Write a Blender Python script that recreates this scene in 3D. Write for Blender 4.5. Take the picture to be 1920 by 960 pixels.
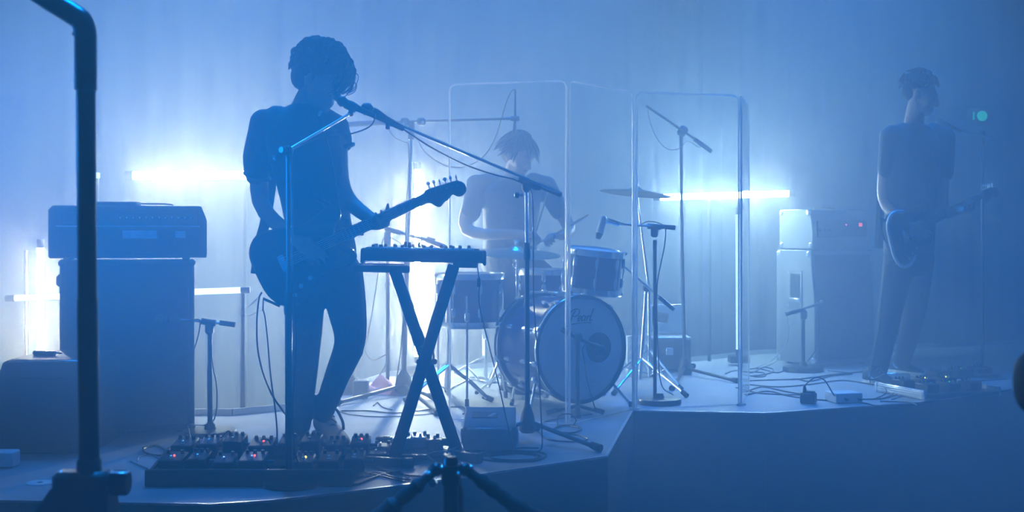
import bpy, math, random
from mathutils import Vector, Matrix, Quaternion
scene = bpy.context.scene
for _o in list(bpy.data.objects): bpy.data.objects.remove(_o)
PI = math.pi
COL = scene.collection
rnd = random.Random(7)

# ------------------------------------------------------------------ camera
SZ = 0.80                      # height of the stage top over the hall floor
CZ = SZ + 0.996                # lens height
FPX, CX, HY = 2400.0, 960.0, 430.0
cam_d = bpy.data.cameras.new('camera'); cam = bpy.data.objects.new('camera', cam_d); COL.objects.link(cam)
cam.location = (0, 0, CZ); cam.rotation_euler = (PI/2, 0, 0)
cam_d.sensor_width = 36.0; cam_d.lens = FPX*36.0/1920.0
cam_d.shift_y = -(480.0-HY)/1920.0
cam_d.clip_start = 0.05; cam_d.clip_end = 100
cam_d.dof.use_dof = True; cam_d.dof.focus_distance = 6.4; cam_d.dof.aperture_fstop = 3.6
scene.camera = cam

# ------------------------------------------------------------------ world and light
w = bpy.data.worlds.new('world'); scene.world = w; w.use_nodes = True
w.node_tree.nodes['Background'].inputs[0].default_value = (0.0, 0.18, 1.0, 1)
w.node_tree.nodes['Background'].inputs[1].default_value = 0.03
BLUE = (0.0, 0.36, 1.0)
def wash(name, x, y, z, tx, ty, tz, watts, angle, color=BLUE, blend=0.9, r=0.15):
    d = bpy.data.lights.new(name, 'SPOT'); d.energy = watts; d.color = color
    d.spot_size = math.radians(angle); d.spot_blend = blend; d.shadow_soft_size = r
    o = bpy.data.objects.new(name, d); COL.objects.link(o); o.location = (x, y, z)
    o.rotation_euler = (Vector((tx, ty, tz)) - o.location).to_track_quat('-Z', 'Y').to_euler()
    return o
TUBE_E = 930.0
TUBE_COL = (1.42, .71, .43)
# unseen blue wash overhead, plus side and hall lights added to veil the haze
wash('side_veil_light', -5.7, 4.1, 2.35, 2.0, 4.1, 1.75, 21000, 24)  # added beam, tints the haze in front of the singer blue
wash('wash_lamp', -1.2, 7.4, 6.0, -1.2, 4.2, 0.6, 1500, 40)
wash('wash_lamp', -2.0, 8.6, 6.0, -1.9, 7.9, 0.8, 1500, 64)
wash('wash_lamp', 0.0, 9.3, 6.0, 0.0, 8.6, 0.8, 1500, 60)
wash('wash_lamp', 0.6, 8.4, 6.0, 0.6, 6.2, 0.8, 800, 48)
wash('wash_lamp', 2.3, 9.4, 6.0, 2.2, 7.3, 0.8, 2700, 50)
wash('hall_veil_light', -0.6, 4.4, 6.0, -0.6, 1.6, 0.4, 2800, 50)  # added light, veils the haze around the foreground pipe
scene.view_settings.view_transform = 'Standard'; scene.view_settings.look = 'None'
scene.view_settings.exposure = 0.0; scene.view_settings.gamma = 1.0
scene.view_settings.use_curve_mapping = False
HAZE_D, HALL_D, HAZE_A, HAZE_G, HAZE_SPLIT, HAZE_COL = 0.145, 0.06, 0.13, 0.2, 5.0, (.95, .98, 1.0)

# ------------------------------------------------------------------ helpers
def P(px, py, Y):              # a point of the room at depth Y, read off the photograph while measuring
    return Vector(((px-CX)/FPX*Y, Y, CZ-(py-HY)/FPX*Y))
def G(px, py, z=SZ):           # the point of the stage floor seen there
    Y = FPX*(CZ-z)/(py-HY)
    return Vector(((px-CX)/FPX*Y, Y, z))
def V(*a): return Vector(a)

class M:
    """collects vertices and faces of one mesh, in room coordinates"""
    def __init__(s): s.v = []; s.f = []; s.mi = []; s.cur = 0
    def add(s, vs, fs):
        b = len(s.v); s.v.extend([Vector(p) for p in vs])
        s.f.extend([tuple(i+b for i in f) for f in fs]); s.mi.extend([s.cur]*len(fs)); return s
    def box(s, c, size, R=None, bev=0.0):
        c = Vector(c); h = [a/2 for a in size]; R = R or Matrix.Identity(3)
        b = min(bev, min(h)*0.95)
        if b <= 0:
            vs = [c+R@Vector((x*h[0], y*h[1], z*h[2])) for x in (-1,1) for y in (-1,1) for z in (-1,1)]
            return s.add(vs, [(0,1,3,2),(4,6,7,5),(0,4,5,1),(2,3,7,6),(0,2,6,4),(1,5,7,3)])
        vs = []; idx = {}
        for x in (-1,1):
            for y in (-1,1):
                for z in (-1,1):
                    for a in range(3):
                        q = [x*(h[0]-b), y*(h[1]-b), z*(h[2]-b)]; sg = (x,y,z)
                        q[a] = sg[a]*h[a]; idx[(x,y,z,a)] = len(vs); vs.append(c+R@Vector(q))
        fs = []
        for a in range(3):
            o = [i for i in range(3) if i != a]
            for sgn in (-1,1):
                q = []
                for (u,v) in ((-1,-1),(1,-1),(1,1),(-1,1)):
                    k = [0,0,0]; k[a] = sgn; k[o[0]] = u; k[o[1]] = v; q.append(idx[(k[0],k[1],k[2],a)])
                fs.append(tuple(q))
            for u in (-1,1):
                for v in (-1,1):
                    k0 = [0,0,0]; k0[o[0]] = u; k0[o[1]] = v; k1 = list(k0); k0[a] = -1; k1[a] = 1
                    fs.append((idx[(*k0,o[0])], idx[(*k1,o[0])], idx[(*k1,o[1])], idx[(*k0,o[1])]))
        for x in (-1,1):
            for y in (-1,1):
                for z in (-1,1): fs.append(tuple(idx[(x,y,z,a)] for a in range(3)))
        return s.add(vs, fs)
    def loft(s, rings, caps=True, closed=True):
        n = len(rings[0]); vs = [p for r in rings for p in r]; fs = []
        for i in range(len(rings)-1):
            for j in range(n if closed else n-1):
                k = (j+1) % n; fs.append((i*n+j, i*n+k, (i+1)*n+k, (i+1)*n+j))
        if caps and closed:
            fs.append(tuple(range(n))[::-1]); fs.append(tuple((len(rings)-1)*n+j for j in range(n)))
        return s.add(vs, fs)
    def tube(s, pts, r, n=8, flat=1.0, caps=True, up=None):
        pts = [Vector(p) for p in pts]; m = len(pts)
        rs = r if isinstance(r, list) else [r]*m
        t0 = (pts[1]-pts[0]).normalized(); u = Vector(up) if up else (Vector((0,0,1)) if abs(t0.z) < .9 else Vector((1,0,0)))
        u = (u - t0*u.dot(t0)).normalized(); rings = []; pt = t0
        for i in range(m):
            a = pts[max(0,i-1)]; c = pts[min(m-1,i+1)]; t = (c-a)
            t = t.normalized() if t.length > 1e-9 else pt
            q = pt.rotation_difference(t); u = q @ u; u = (u - t*u.dot(t)).normalized(); w_ = t.cross(u); pt = t
            rr = rs[i]; ra, rb = rr if isinstance(rr, (tuple, list)) else (rr, rr*flat)
            rings.append([pts[i] + w_*(math.cos(2*PI*k/n)*ra) + u*(math.sin(2*PI*k/n)*rb) for k in range(n)])
        return s.loft(rings, caps)
    def rod(s, a, b, r, r2=None, n=10): return s.tube([a, b], [r, r if r2 is None else r2], n)
    def lathe(s, prof, org, axis=(0,0,1), n=24, caps=True):
        org = Vector(org); ax = Vector(axis).normalized()
        u = Vector((1,0,0)) if abs(ax.x) < .9 else Vector((0,1,0)); u = (u-ax*u.dot(ax)).normalized(); w_ = ax.cross(u)
        return s.loft([[org+ax*h+u*(math.cos(2*PI*k/n)*r)+w_*(math.sin(2*PI*k/n)*r) for k in range(n)] for r, h in prof], caps)
    def ring(s, c, axis, R, r, n=32, m=8):
        c = Vector(c); ax = Vector(axis).normalized()
        u = Vector((1,0,0)) if abs(ax.x) < .9 else Vector((0,1,0)); u = (u-ax*u.dot(ax)).normalized(); w_ = ax.cross(u)
        vs = []; fs = []
        for i in range(n):
            d = u*math.cos(2*PI*i/n)+w_*math.sin(2*PI*i/n)
            for j in range(m): vs.append(c+d*(R+r*math.cos(2*PI*j/m))+ax*(r*math.sin(2*PI*j/m)))
        for i in range(n):
            for j in range(m):
                a = i*m+j; b = i*m+(j+1)%m; e = ((i+1)%n)*m+j; g = ((i+1)%n)*m+(j+1)%m; fs.append((a,e,g,b))
        return s.add(vs, fs)
    def ell(s, c, r, R=None, n=16, m=10):
        c = Vector(c); R = R or Matrix.Identity(3); r = (r,r,r) if not isinstance(r,(tuple,list)) else r
        vs = [c+R@Vector((0,0,-r[2]))]; fs = []
        for i in range(1, m):
            a = -PI/2+PI*i/m
            for k in range(n): vs.append(c+R@Vector((math.cos(a)*math.cos(2*PI*k/n)*r[0], math.cos(a)*math.sin(2*PI*k/n)*r[1], math.sin(a)*r[2])))
        vs.append(c+R@Vector((0,0,r[2])))
        for k in range(n): fs.append((0, 1+(k+1)%n, 1+k))
        for i in range(m-2):
            for k in range(n): a = 1+i*n; fs.append((a+k, a+(k+1)%n, a+n+(k+1)%n, a+n+k))
        e = 1+(m-2)*n
        for k in range(n): fs.append((e+k, e+(k+1)%n, len(vs)-1))
        return s.add(vs, fs)
    def prism(s, outline, org, ux, uy, depth, bev=0.0):
        """a plane outline (u, v) carried along the normal: front at 0, back at depth"""
        org = Vector(org); ux = Vector(ux).normalized(); uy = Vector(uy).normalized(); nz = ux.cross(uy)
        area = sum(outline[i][0]*outline[(i+1)%len(outline)][1]-outline[(i+1)%len(outline)][0]*outline[i][1] for i in range(len(outline)))
        if area < 0: outline = outline[::-1]
        n = len(outline)
        def off(d):
            r = []
            for i in range(n):
                a = Vector(outline[i-1]); b = Vector(outline[i]); c = Vector(outline[(i+1)%n])
                e1 = (b-a).normalized(); e2 = (c-b).normalized(); nn = Vector((-(e1.y+e2.y), e1.x+e2.x))
                nn = nn.normalized() if nn.length > 1e-6 else Vector((-e1.y, e1.x)); r.append(b+nn*d)
            return r
        P3 = lambda o, z: [org+ux*p[0]+uy*p[1]+nz*z for p in o]
        if bev > 0:
            i_ = off(bev); o_ = [Vector(p) for p in outline]
            rings = [P3(i_, 0), P3(o_, -bev), P3(o_, -depth+bev), P3(i_, -depth)]
        else:
            o_ = [Vector(p) for p in outline]; rings = [P3(o_, 0), P3(o_, -depth)]
        rings.reverse()
        return s.loft(rings)
    def grid(s, rows): return s.loft(rows, caps=False, closed=False)

def to_mesh(m, name, mats, loc=(0,0,0), angle=38, flat=False):
    me = bpy.data.meshes.new(name); loc = Vector(loc)
    me.from_pydata([tuple(p-loc) for p in m.v], [], m.f)
    for a in (mats if isinstance(mats, (list, tuple)) else [mats]): me.materials.append(a)
    import bmesh
    bm_ = bmesh.new(); bm_.from_mesh(me); bmesh.ops.recalc_face_normals(bm_, faces=bm_.faces[:]); bm_.to_mesh(me); bm_.free()
    if any(m.mi): me.polygons.foreach_set('material_index', m.mi)
    if not flat:
        me.polygons.foreach_set('use_smooth', [True]*len(me.polygons))
        if angle: me.set_sharp_from_angle(angle=math.radians(angle))
    me.update(); return me
def tag(o, label=None, cat=None, group=None, kind=None):
    if label: o['label'] = label
    if cat: o['category'] = cat
    if group: o['group'] = group
    if kind: o['kind'] = kind
    return o
class T:
    """one thing: an Empty at its base, with its parts as children"""
    def __init__(s, name, label, cat, loc, group=None):
        s.o = bpy.data.objects.new(name, None); COL.objects.link(s.o); s.o.location = Vector(loc); s.loc = Vector(loc)
        s.o.empty_display_size = .05; tag(s.o, label, cat, group)
    def part(s, name, m, mat, label=None, parent=None, angle=38, kind=None):
        o = bpy.data.objects.new(name, to_mesh(m, name, mat, s.loc, angle)); COL.objects.link(o)
        o.parent = parent or s.o
        return tag(o, label, kind=kind)
def single(name, m, mat, label, cat, group=None, loc=None, angle=38, kind=None):
    loc = Vector(loc) if loc is not None else Vector((0,0,0))
    o = bpy.data.objects.new(name, to_mesh(m, name, mat, loc, angle)); COL.objects.link(o); o.location = loc
    return tag(o, label, cat, group, kind)
def struct(name, m, mat, label=None, parent=None, angle=38):
    o = bpy.data.objects.new(name, to_mesh(m, name, mat, (0,0,0), angle)); COL.objects.link(o)
    if parent: o.parent = parent
    else: o['kind'] = 'structure'
    if label: o['label'] = label
    return o
def copy_tree(o, loc, rz=None, label=None, group=None):
    c = o.copy(); COL.objects.link(c); c.location = loc
    if rz is not None: c.rotation_euler[2] = rz
    if label: c['label'] = label
    if group: c['group'] = group
    for ch in list(o.children):
        d = ch.copy(); COL.objects.link(d); d.parent = c
        for g in list(ch.children):
            e = g.copy(); COL.objects.link(e); e.parent = d
    return c
def spline(pts, k=8):
    pts = [Vector(p) for p in pts]; q = [pts[0]*2-pts[1]]+pts+[pts[-1]*2-pts[-2]]; out = []
    for i in range(1, len(q)-2):
        a, b, c, d = q[i-1:i+3]
        for j in range(k):
            t = j/k; out.append(.5*((2*b)+(c-a)*t+(2*a-5*b+4*c-d)*t*t+(3*b-a-3*c+d)*t*t*t))
    return out+[pts[-1]]
def rotm(axis, ang): return Matrix.Rotation(ang, 3, axis)
def frame_to(d, up=(0,0,1)):   # a matrix whose z axis points along d
    return Vector(d).to_track_quat('Z', 'Y').to_matrix()

# ------------------------------------------------------------------ materials
def mat(name, col, rough=.6, metal=0.0, spec=.5, noise=0.0, nscale=30.0, bump=0.0, bscale=120.0, emit=None, estr=0.0, coat=0.0, sheen=0.0):
    m = bpy.data.materials.new(name); m.use_nodes = True; nt = m.node_tree; b = nt.nodes['Principled BSDF']
    b.inputs['Base Color'].default_value = (*col, 1); b.inputs['Roughness'].default_value = rough
    b.inputs['Metallic'].default_value = metal; b.inputs['Specular IOR Level'].default_value = spec
    b.inputs['Coat Weight'].default_value = coat; b.inputs['Sheen Weight'].default_value = sheen
    if emit: b.inputs['Emission Color'].default_value = (*emit, 1); b.inputs['Emission Strength'].default_value = estr
    if noise or bump:
        tc = nt.nodes.new('ShaderNodeTexCoord')
    if noise:
        t = nt.nodes.new('ShaderNodeTexNoise'); t.inputs['Scale'].default_value = nscale; t.inputs['Detail'].default_value = 6
        nt.links.new(tc.outputs['Object'], t.inputs['Vector'])
        r = nt.nodes.new('ShaderNodeMapRange'); r.inputs[1].default_value = .3; r.inputs[2].default_value = .7
        r.inputs[3].default_value = 1-noise; r.inputs[4].default_value = 1+noise; nt.links.new(t.outputs['Fac'], r.inputs[0])
        x = nt.nodes.new('ShaderNodeMix'); x.data_type = 'RGBA'; x.blend_type = 'MULTIPLY'; x.inputs[0].default_value = 1
        x.inputs[6].default_value = (*col, 1); nt.links.new(r.outputs[0], x.inputs[7]); nt.links.new(x.outputs[2], b.inputs['Base Color'])
    if bump:
        t2 = nt.nodes.new('ShaderNodeTexNoise'); t2.inputs['Scale'].default_value = bscale; t2.inputs['Detail'].default_value = 4
        nt.links.new(tc.outputs['Object'], t2.inputs['Vector'])
        bp = nt.nodes.new('ShaderNodeBump'); bp.inputs['Strength'].default_value = bump; bp.inputs['Distance'].default_value = .01
        nt.links.new(t2.outputs['Fac'], bp.inputs['Height']); nt.links.new(bp.outputs[0], b.inputs['Normal'])
    return m
BLACK = mat('black_paint', (.012,.013,.016), .45, noise=.3)
RUBBER = mat('black_rubber', (.012,.012,.013), .7)
CABLE = mat('cable_sheath', (.014,.014,.016), .38)
PALECABLE = mat('pale_cable_sheath', (.35,.36,.38), .4)
STEEL = mat('painted_steel', (.03,.032,.036), .33, .6, noise=.2)
CHROME = mat('chrome', (.82,.84,.86), .26, 1.0)
ALU = mat('aluminium', (.72,.74,.77), .32, 1.0, noise=.12, nscale=60)
TOLEX = mat('black_tolex', (.03,.031,.034), .6, bump=.35, bscale=500, noise=.25)
GREYTOLEX = mat('grey_tolex', (.20,.205,.215), .6, bump=.3, bscale=500, noise=.12)
GRILLE = mat('grille_cloth', (.035,.036,.04), .8, bump=.6, bscale=900, noise=.25, nscale=300)
SHIRT = mat('dark_cotton', (.022,.023,.03), .85, bump=.35, bscale=60, sheen=.25, noise=.2)
DENIM = mat('dark_denim', (.02,.024,.036), .8, bump=.4, bscale=90, noise=.3, nscale=60)
SKIN = mat('skin', (.40,.26,.20), .55, noise=.06, bump=.08, bscale=200)
HAIR = mat('dark_hair', (.016,.012,.010), .75, spec=.2, noise=.3)
LEATHER = mat('black_leather', (.016,.015,.015), .7, spec=.25, bump=.3, bscale=150)
WHITEPL = mat('white_plastic', (.75,.76,.78), .4)
LED_R = mat('red_led', (.3,.02,.02), .3, emit=(1,.06,.05), estr=6)
LED_Y = mat('amber_led', (.3,.2,.02), .3, emit=(1,.55,.06), estr=6)
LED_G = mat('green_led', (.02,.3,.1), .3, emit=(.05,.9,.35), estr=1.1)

# ------------------------------------------------------------------ the setting
CARPET = mat('stage_carpet', (.30,.31,.325), .62, noise=.16, nscale=5, bump=.25, bscale=70)
SKIRT = mat('stage_skirt', (.02,.024,.032), .8, noise=.3, nscale=8)
WALLM = mat('dark_wall', (.05,.055,.07), .9, noise=.2, nscale=3)
FLOORM = mat('hall_floor', (.03,.032,.038), .7, noise=.3, nscale=4)
CURT = mat('grey_drape', (.022,.024,.03), .85, bump=.2, bscale=40, sheen=.05, noise=.1, nscale=6)
struct('floor', M().box((0, 6, -.05), (16, 18, .1)), FLOORM)
struct('ceiling', M().box((0, 6, 6.55), (16, 18, .1)), WALLM)
struct('wall_left', M().box((-6.05, 6, 3.25), (.1, 18, 6.5)), WALLM)
struct('wall_right', M().box((6.05, 6, 3.25), (.1, 18, 6.5)), WALLM)
struct('wall_back', M().box((0, 13.05, 3.25), (12, .1, 6.5)), WALLM)
front = [(-3.6,3.95), (-1.88,4.70), (-1.09,4.635), (-.88,4.705), (-.645,4.84), (-.376,5.02), (.42,5.62), (.665,7.03), (1.38,6.93), (2.33,7.36), (2.94,7.84), (4.6,9.0)]
back = [(4.6,11.2), (1.95,10.2), (1.25,9.55), (-.19,9.23), (-.84,8.66), (-1.26,7.02), (-1.48,6.83), (-1.72,6.52), (-1.95,7.0), (-3.6,7.6)]
back = [(4.6,11.2), (1.95,10.2), (1.2,9.5), (-.19,9.23), (-.84,8.66), (-1.26,7.04), (-1.50,6.86), (-2.0,6.86), (-3.6,6.86)]
poly = front+back
st = M(); st.prism(poly, (0,0,SZ), (1,0,0), (0,1,0), .06)
stage = struct('stage_floor', st, CARPET, 'pale grey many-cornered stage top')
def wall_strip(pts, z0, z1, th, mt, name, parent=None, label=None):
    m = M()
    for a, b in zip(pts[:-1], pts[1:]):
        a = Vector((*a, 0)); b = Vector((*b, 0)); d = b-a; R = Matrix.Rotation(math.atan2(d.y, d.x), 3, 'Z')
        n = Vector((d.y, -d.x, 0)).normalized()
        m.box((a+b)/2+Vector((0,0,(z0+z1)/2))+n*(-th/2), (d.length, th, z1-z0), R)
    return struct(name, m, mt, label, parent)
inset = lambda pts, d: [(x*1.0, y+d) for x, y in pts]
wall_strip(inset(front, -.006), 0, SZ-.004, .012, SKIRT, 'stage_skirt')
EDGE = mat('metal_edge', (.55,.57,.6), .35, .9)
wall_strip(inset(front, -.010), SZ-.0045, SZ+.0035, .014, EDGE, 'trim_1', label='thin metal edging along the front of the stage')
wall_strip([(x, y) for x, y in back], SZ, SZ+.035, .012, EDGE, 'trim_2', label='low metal strip along the rear edge of the stage')

# ------------------------------------------------------------------ curtain, light tubes and haze
def curtain(name, pts, z0, z1, label, wave=.055, pitch=.24, seed=1):
    r = random.Random(seed); m = M(); cols = []
    L = 0; path = []
    for a, b in zip(pts[:-1], pts[1:]):
        a = Vector((*a,0)); b = Vector((*b,0)); n = max(2, int((b-a).length/.03))
        for i in range(n): path.append((a.lerp(b, i/n), Vector((b.y-a.y, a.x-b.x, 0)).normalized()))
    ph = 0; 
    for i, (p, n) in enumerate(path):
        ph += .03/pitch*2*PI*(1+.5*math.sin(i*.021+seed)*math.sin(i*.057))
        amp = wave*(.6+.4*math.sin(i*.043+seed*2))
        col = []
        for z in (z0, z0+.5, z0+1.2, z0+2.2, z0+3.2, z1):
            k = 1.0+.15*math.sin(z*1.7+i*.02)
            col.append(p+n*(amp*k*math.sin(ph)+amp*.35*math.sin(ph*2.3+z*.25))+Vector((0,0,z)))
        cols.append(col)
    m.grid(cols)
    return single(name, m, CURT, label, 'curtain', angle=0)
curtain('stage_curtain', [(-5.6,8.3), (-1.6,9.1), (-.9,9.75), (1.2,10.4), (2.0,11.0), (5.8,12.4)], 0.0, 6.2, 'tall pleated grey drape hanging across the back of the stage')

def tube_mat(name, k, col=None):
    m = bpy.data.materials.new(name); m.use_nodes = True; nt = m.node_tree; nt.nodes.clear()
    e = nt.nodes.new('ShaderNodeEmission'); o = nt.nodes.new('ShaderNodeOutputMaterial')
    e.inputs[0].default_value = (*(col or TUBE_COL), 1); e.inputs[1].default_value = TUBE_E*k; nt.links.new(e.outputs[0], o.inputs[0]); return m
TUBE_ON = tube_mat('lit_tube', .65); TUBE_HOT = tube_mat('bright_tube', .9); TUBE_COOL = tube_mat('cool_tube', 1.0, (.93, .57, .44)); TUBE_WIDE = tube_mat('wide_tube', .5); TUBE_DIM = tube_mat('dim_tube', .003, (1.5, 1.0, .85))
TUBE_OFF = mat('frosted_tube', (.8,.82,.85), .35)
def light_tube(label, a, b, mt, r=.019, stand=None, group=None, fixture=True, back=.04):
    a = Vector(a); b = Vector(b); d = (b-a).normalized()
    t = T('light_tube', label, 'tube light', a if a.z < b.z else a, group)
    t.part('tube', M().tube([a, b], r, 12), mt)
    for e, s in ((a, -1), (b, 1)):
        t.part('end_cap', M().rod(e, e+d*s*.05, r*1.1, n=12), BLACK)
    if fixture and mt not in (TUBE_ON, TUBE_HOT, TUBE_WIDE):
        off = Vector((0, back, 0))
        t.part('batten', M().box((a+b)/2+off, (r*1.6, r*1.2, (b-a).length+.1), d.to_track_quat('Z','Y').to_matrix(), .004), STEEL)
        for k in (.2, .8): t.part('clip', M().box(a.lerp(b, k)+off*.45, (.03, back, .03)), STEEL)
    if stand:
        for p in stand: t.part('stand', p, STEEL)
    return t
def pole(x, y, z0, z1, r=.014, feet=True):
    m = M().rod((x,y,z0), (x,y,z1), r)
    if feet:
        for k in range(3):
            a = k*2*PI/3+.5; m.rod((x,y,z0+.18), (x+.26*math.cos(a), y+.26*math.sin(a), z0+.012), .01)
    return m
HZ = HY
# horizontal tube behind the singer
Yt = 8.35
light_tube('long lit horizontal tube behind the singer, level with his upper arm', P(250,329,Yt), P(486,328,Yt), TUBE_WIDE, r=.026, stand=[pole(P(455,0,Yt).x, Yt+.07, 0, P(0,345,Yt).z)])
Yv = 7.25
light_tube('lit upright tube behind the left edge of the tall speaker cabinet', P(76,668,Yv), P(76,465,Yv), TUBE_ON, stand=[pole(P(49,0,Yv+.1).x, Yv+.1, 0, P(0,470,Yv).z)])
light_tube('lit upright tube beside the keyboard stand, behind the guitar headstock', P(783,668,8.62), P(783,318,8.62), TUBE_HOT, stand=[M().box(P(783,690,8.66)+Vector((0,0,-.02)), (.16,.16,.05))])
light_tube('long lit horizontal tube at the right, behind the clear screens', P(1238,370,9.6), P(1478,363,9.6), TUBE_COOL, r=.022, fixture=False, stand=[pole(P(1330,0,9.67).x, 9.67, 0, P(0,372,9.6).z)])

# haze: dense over the stage, thinner where the audience stands
def haze(name, y0, y1, dens, absb, label):
    hm = bpy.data.materials.new(name); hm.use_nodes = True; nt = hm.node_tree; nt.nodes.clear()
    sc_ = nt.nodes.new('ShaderNodeVolumeScatter'); ab = nt.nodes.new('ShaderNodeVolumeAbsorption')
    ad = nt.nodes.new('ShaderNodeAddShader'); vo = nt.nodes.new('ShaderNodeOutputMaterial')
    sc_.inputs['Color'].default_value = (*HAZE_COL, 1); sc_.inputs['Density'].default_value = dens; sc_.inputs['Anisotropy'].default_value = HAZE_G
    ab.inputs['Color'].default_value = (0, .72, 1, 1); ab.inputs['Density'].default_value = absb
    nt.links.new(sc_.outputs[0], ad.inputs[0]); nt.links.new(ab.outputs[0], ad.inputs[1]); nt.links.new(ad.outputs[0], vo.inputs['Volume'])
    return single(name, M().box((0, (y0+y1)/2, 3.25), (11.9, y1-y0, 6.3)), hm, label, 'haze', kind='stuff')
haze('stage_haze', HAZE_SPLIT+.01, 12.98, HAZE_D, HAZE_A, 'dense bluish smoke haze hanging over the whole stage')
haze('hall_haze', -2.9, HAZE_SPLIT-.01, HALL_D, HAZE_A, 'thin bluish haze over the hall floor in front of the stage')

# ------------------------------------------------------------------ amplifiers and boxes
def slant_box(m, x0, x1, prof):
    """prof: (y, z) outline carried from x0 to x1"""
    n = len(prof); m.add([Vector((x, y, z)) for x in (x0, x1) for y, z in prof],
        [tuple(range(n)), tuple(range(2*n-1, n-1, -1))]+[(i, i+n, (i+1)%n+n, (i+1)%n) for i in range(n)])
# tall cabinet at the left, front face towards us
cx0, cx1, cy0, cy1, cz0, cz1 = -2.225, -1.597, 6.19, 6.58, SZ+.012, SZ+.845
t = T('speaker_cabinet', 'tall black speaker cabinet under the wide amplifier head at the left', 'speaker cabinet', ((cx0+cx1)/2, 6.4, SZ))
t.part('body', M().box(((cx0+cx1)/2, (cy0+cy1)/2+.01, (cz0+cz1)/2), (cx1-cx0, cy1-cy0-.02, cz1-cz0), None, .012), TOLEX)
t.part('grille', M().box(((cx0+cx1)/2, cy0+.008, (cz0+cz1)/2), (cx1-cx0-.05, .02, cz1-cz0-.05), None, .006), GRILLE)
for x in (cx0+.012, cx1-.012):
    for z in (cz0+.012, cz1-.012): t.part('corner_guard', M().box((x, cy0+.014, z), (.034, .034, .034), None, .010), STEEL)
for x in (cx0+.07, cx1-.07):
    for y in (cy0+.07, cy1-.07): t.part('foot', M().lathe([(.018,0),(.022,.013)], (x,y,SZ), n=12), RUBBER)
t.part('side_handle', M().box((cx0-.012, cy0+.19, cz1-.10), (.03, .14, .06), None, .012), BLACK)
t.o.rotation_euler[2] = .24
# amplifier head
hx0, hx1, hz0, hz1 = P(78,0,6.17).x, P(364,0,6.17).x, cz1+.012, SZ+.996+.114
t = T('amplifier_head', 'wide dark amplifier head with a row of knobs on the tall left cabinet', 'amplifier', ((hx0+hx1)/2, 6.38, cz1))
m = M(); mid = (hx0+hx1)/2
sh = lambda x, z: Vector((x, 0, z))
out = [(hx0+.008,hz0),(hx1-.004,hz0),(hx1,hz0+.02),(hx1,hz1-.07),(hx1-.026,hz1-.004),(hx1-.04,hz1),(hx0+.02,hz1),(hx0,hz1-.02),(hx0,hz0+.01)]
m.prism(out, (0,6.17,0), (1,0,0), (0,0,1), .30, .006)
t.part('body', m, TOLEX)
t.part('control_panel', M().box((mid+.01, 6.166, hz1-.062), (hx1-hx0-.10, .012, .062), None, .003), STEEL)
t.part('grille', M().box((mid, 6.166, hz0+.085), (hx1-hx0-.08, .01, .135), None, .003), GRILLE)
t.part('piping', M().box((mid, 6.160, hz1-.099), (hx1-hx0-.07, .006, .006), None, .001), ALU)
for i in range(12):
    x = hx0+.33+i*.030
    k = t.part('knob', M().lathe([(.0095,0),(.0095,.006),(.007,.016),(.005,.017)], (x,6.160,hz1-.058), (0,-1,0), 12), STEEL)
    t.part('knob_cap', M().lathe([(.005,0),(.004,.002)], (x,6.143,hz1-.058), (0,-1,0), 10), ALU, parent=k)
t.part('badge', M().box((hx0+.42, 6.160, hz0+.115), (.16,.005,.04), None, .002), ALU)
t.part('badge', M().box((hx0+.61, 6.160, hz0+.115), (.05,.005,.035), None, .002), ALU)
t.part('switch', M().box((hx1-.09, 6.158, hz1-.058), (.018,.012,.026), None, .003), BLACK)
for x in (hx0+.08, hx1-.10):
    for y in (6.22, 6.42): t.part('foot', M().lathe([(.017,0),(.02,.013)], (x,y,cz1), n=12), RUBBER)
t.part('handle', M().tube(spline([(hx0+.36,6.32,hz1),(hx0+.37,6.32,hz1+.010),(hx0+.47,6.32,hz1+.012),(hx0+.56,6.32,hz1+.010),(hx0+.57,6.32,hz1)],5), (.014,.004), 10), LEATHER)
t.o.rotation_euler[2] = .24
single('effects_unit', M().box((hx0+.34, 6.25, hz1+.011), (.21,.10,.018), None, .005), STEEL, 'flat dark unit lying on top of the wide amplifier head', 'effects unit', loc=(hx0+.34,6.25,hz1))
# box at the left edge
t = T('stage_monitor', 'low black wedge box at the left edge in front of the tall cabinet', 'monitor', (-2.05,5.9,SZ))
m = M(); m.prism([(-2.285,SZ),(-1.875,SZ),(-1.875,SZ+.405),(-1.89,SZ+.419),(-2.225,SZ+.419),(-2.255,SZ+.405),(-2.295,SZ+.30),(-2.30,SZ+.02)], (0,5.66,0), (1,0,0), (0,0,1), .47, .012)
t.part('body', m, TOLEX)
t.part('grille', M().box((-2.07,5.655,SZ+.19), (.33,.012,.30), None, .005), GRILLE)
t.part('edge_strip', M().box((-2.06,5.662,SZ+.412), (.33,.008,.008), None, .002), ALU)
t = T('handset', 'small black handset lying on the low wedge box', 'handset', (-2.14,5.86,SZ+.419))
hb = Matrix.Rotation(-.35,3,'Z')
t.part('body', M().box((-2.14,5.86,SZ+.430), (.115,.04,.022), hb, .008), STEEL)
t.part('screen', M().box((-2.155,5.855,SZ+.4418), (.04,.025,.002), hb, .0005), ALU)
t.part('antenna', M().rod((-2.09,5.842,SZ+.432), (-2.05,5.828,SZ+.432), .004), BLACK)
single('small_box', M().box(G(2,879)+Vector((0,.05,.034)), (.09,.09,.066), None, .006), WHITEPL, 'small white box at the far left edge of the stage', 'box', loc=G(2,879))
t = T('flat_disc', 'white flat disc with a dark hole lying on the stage at far left', 'disc', G(75,906))
t.part('disc', M().lathe([(.012,.004),(.05,.004),(.052,.002),(.052,0),(.012,0),(.012,.004)], G(75,906), n=32, caps=False), WHITEPL)
t.part('hub', M().lathe([(.012,0),(.012,.003)], G(75,906), n=16), BLACK)

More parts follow.
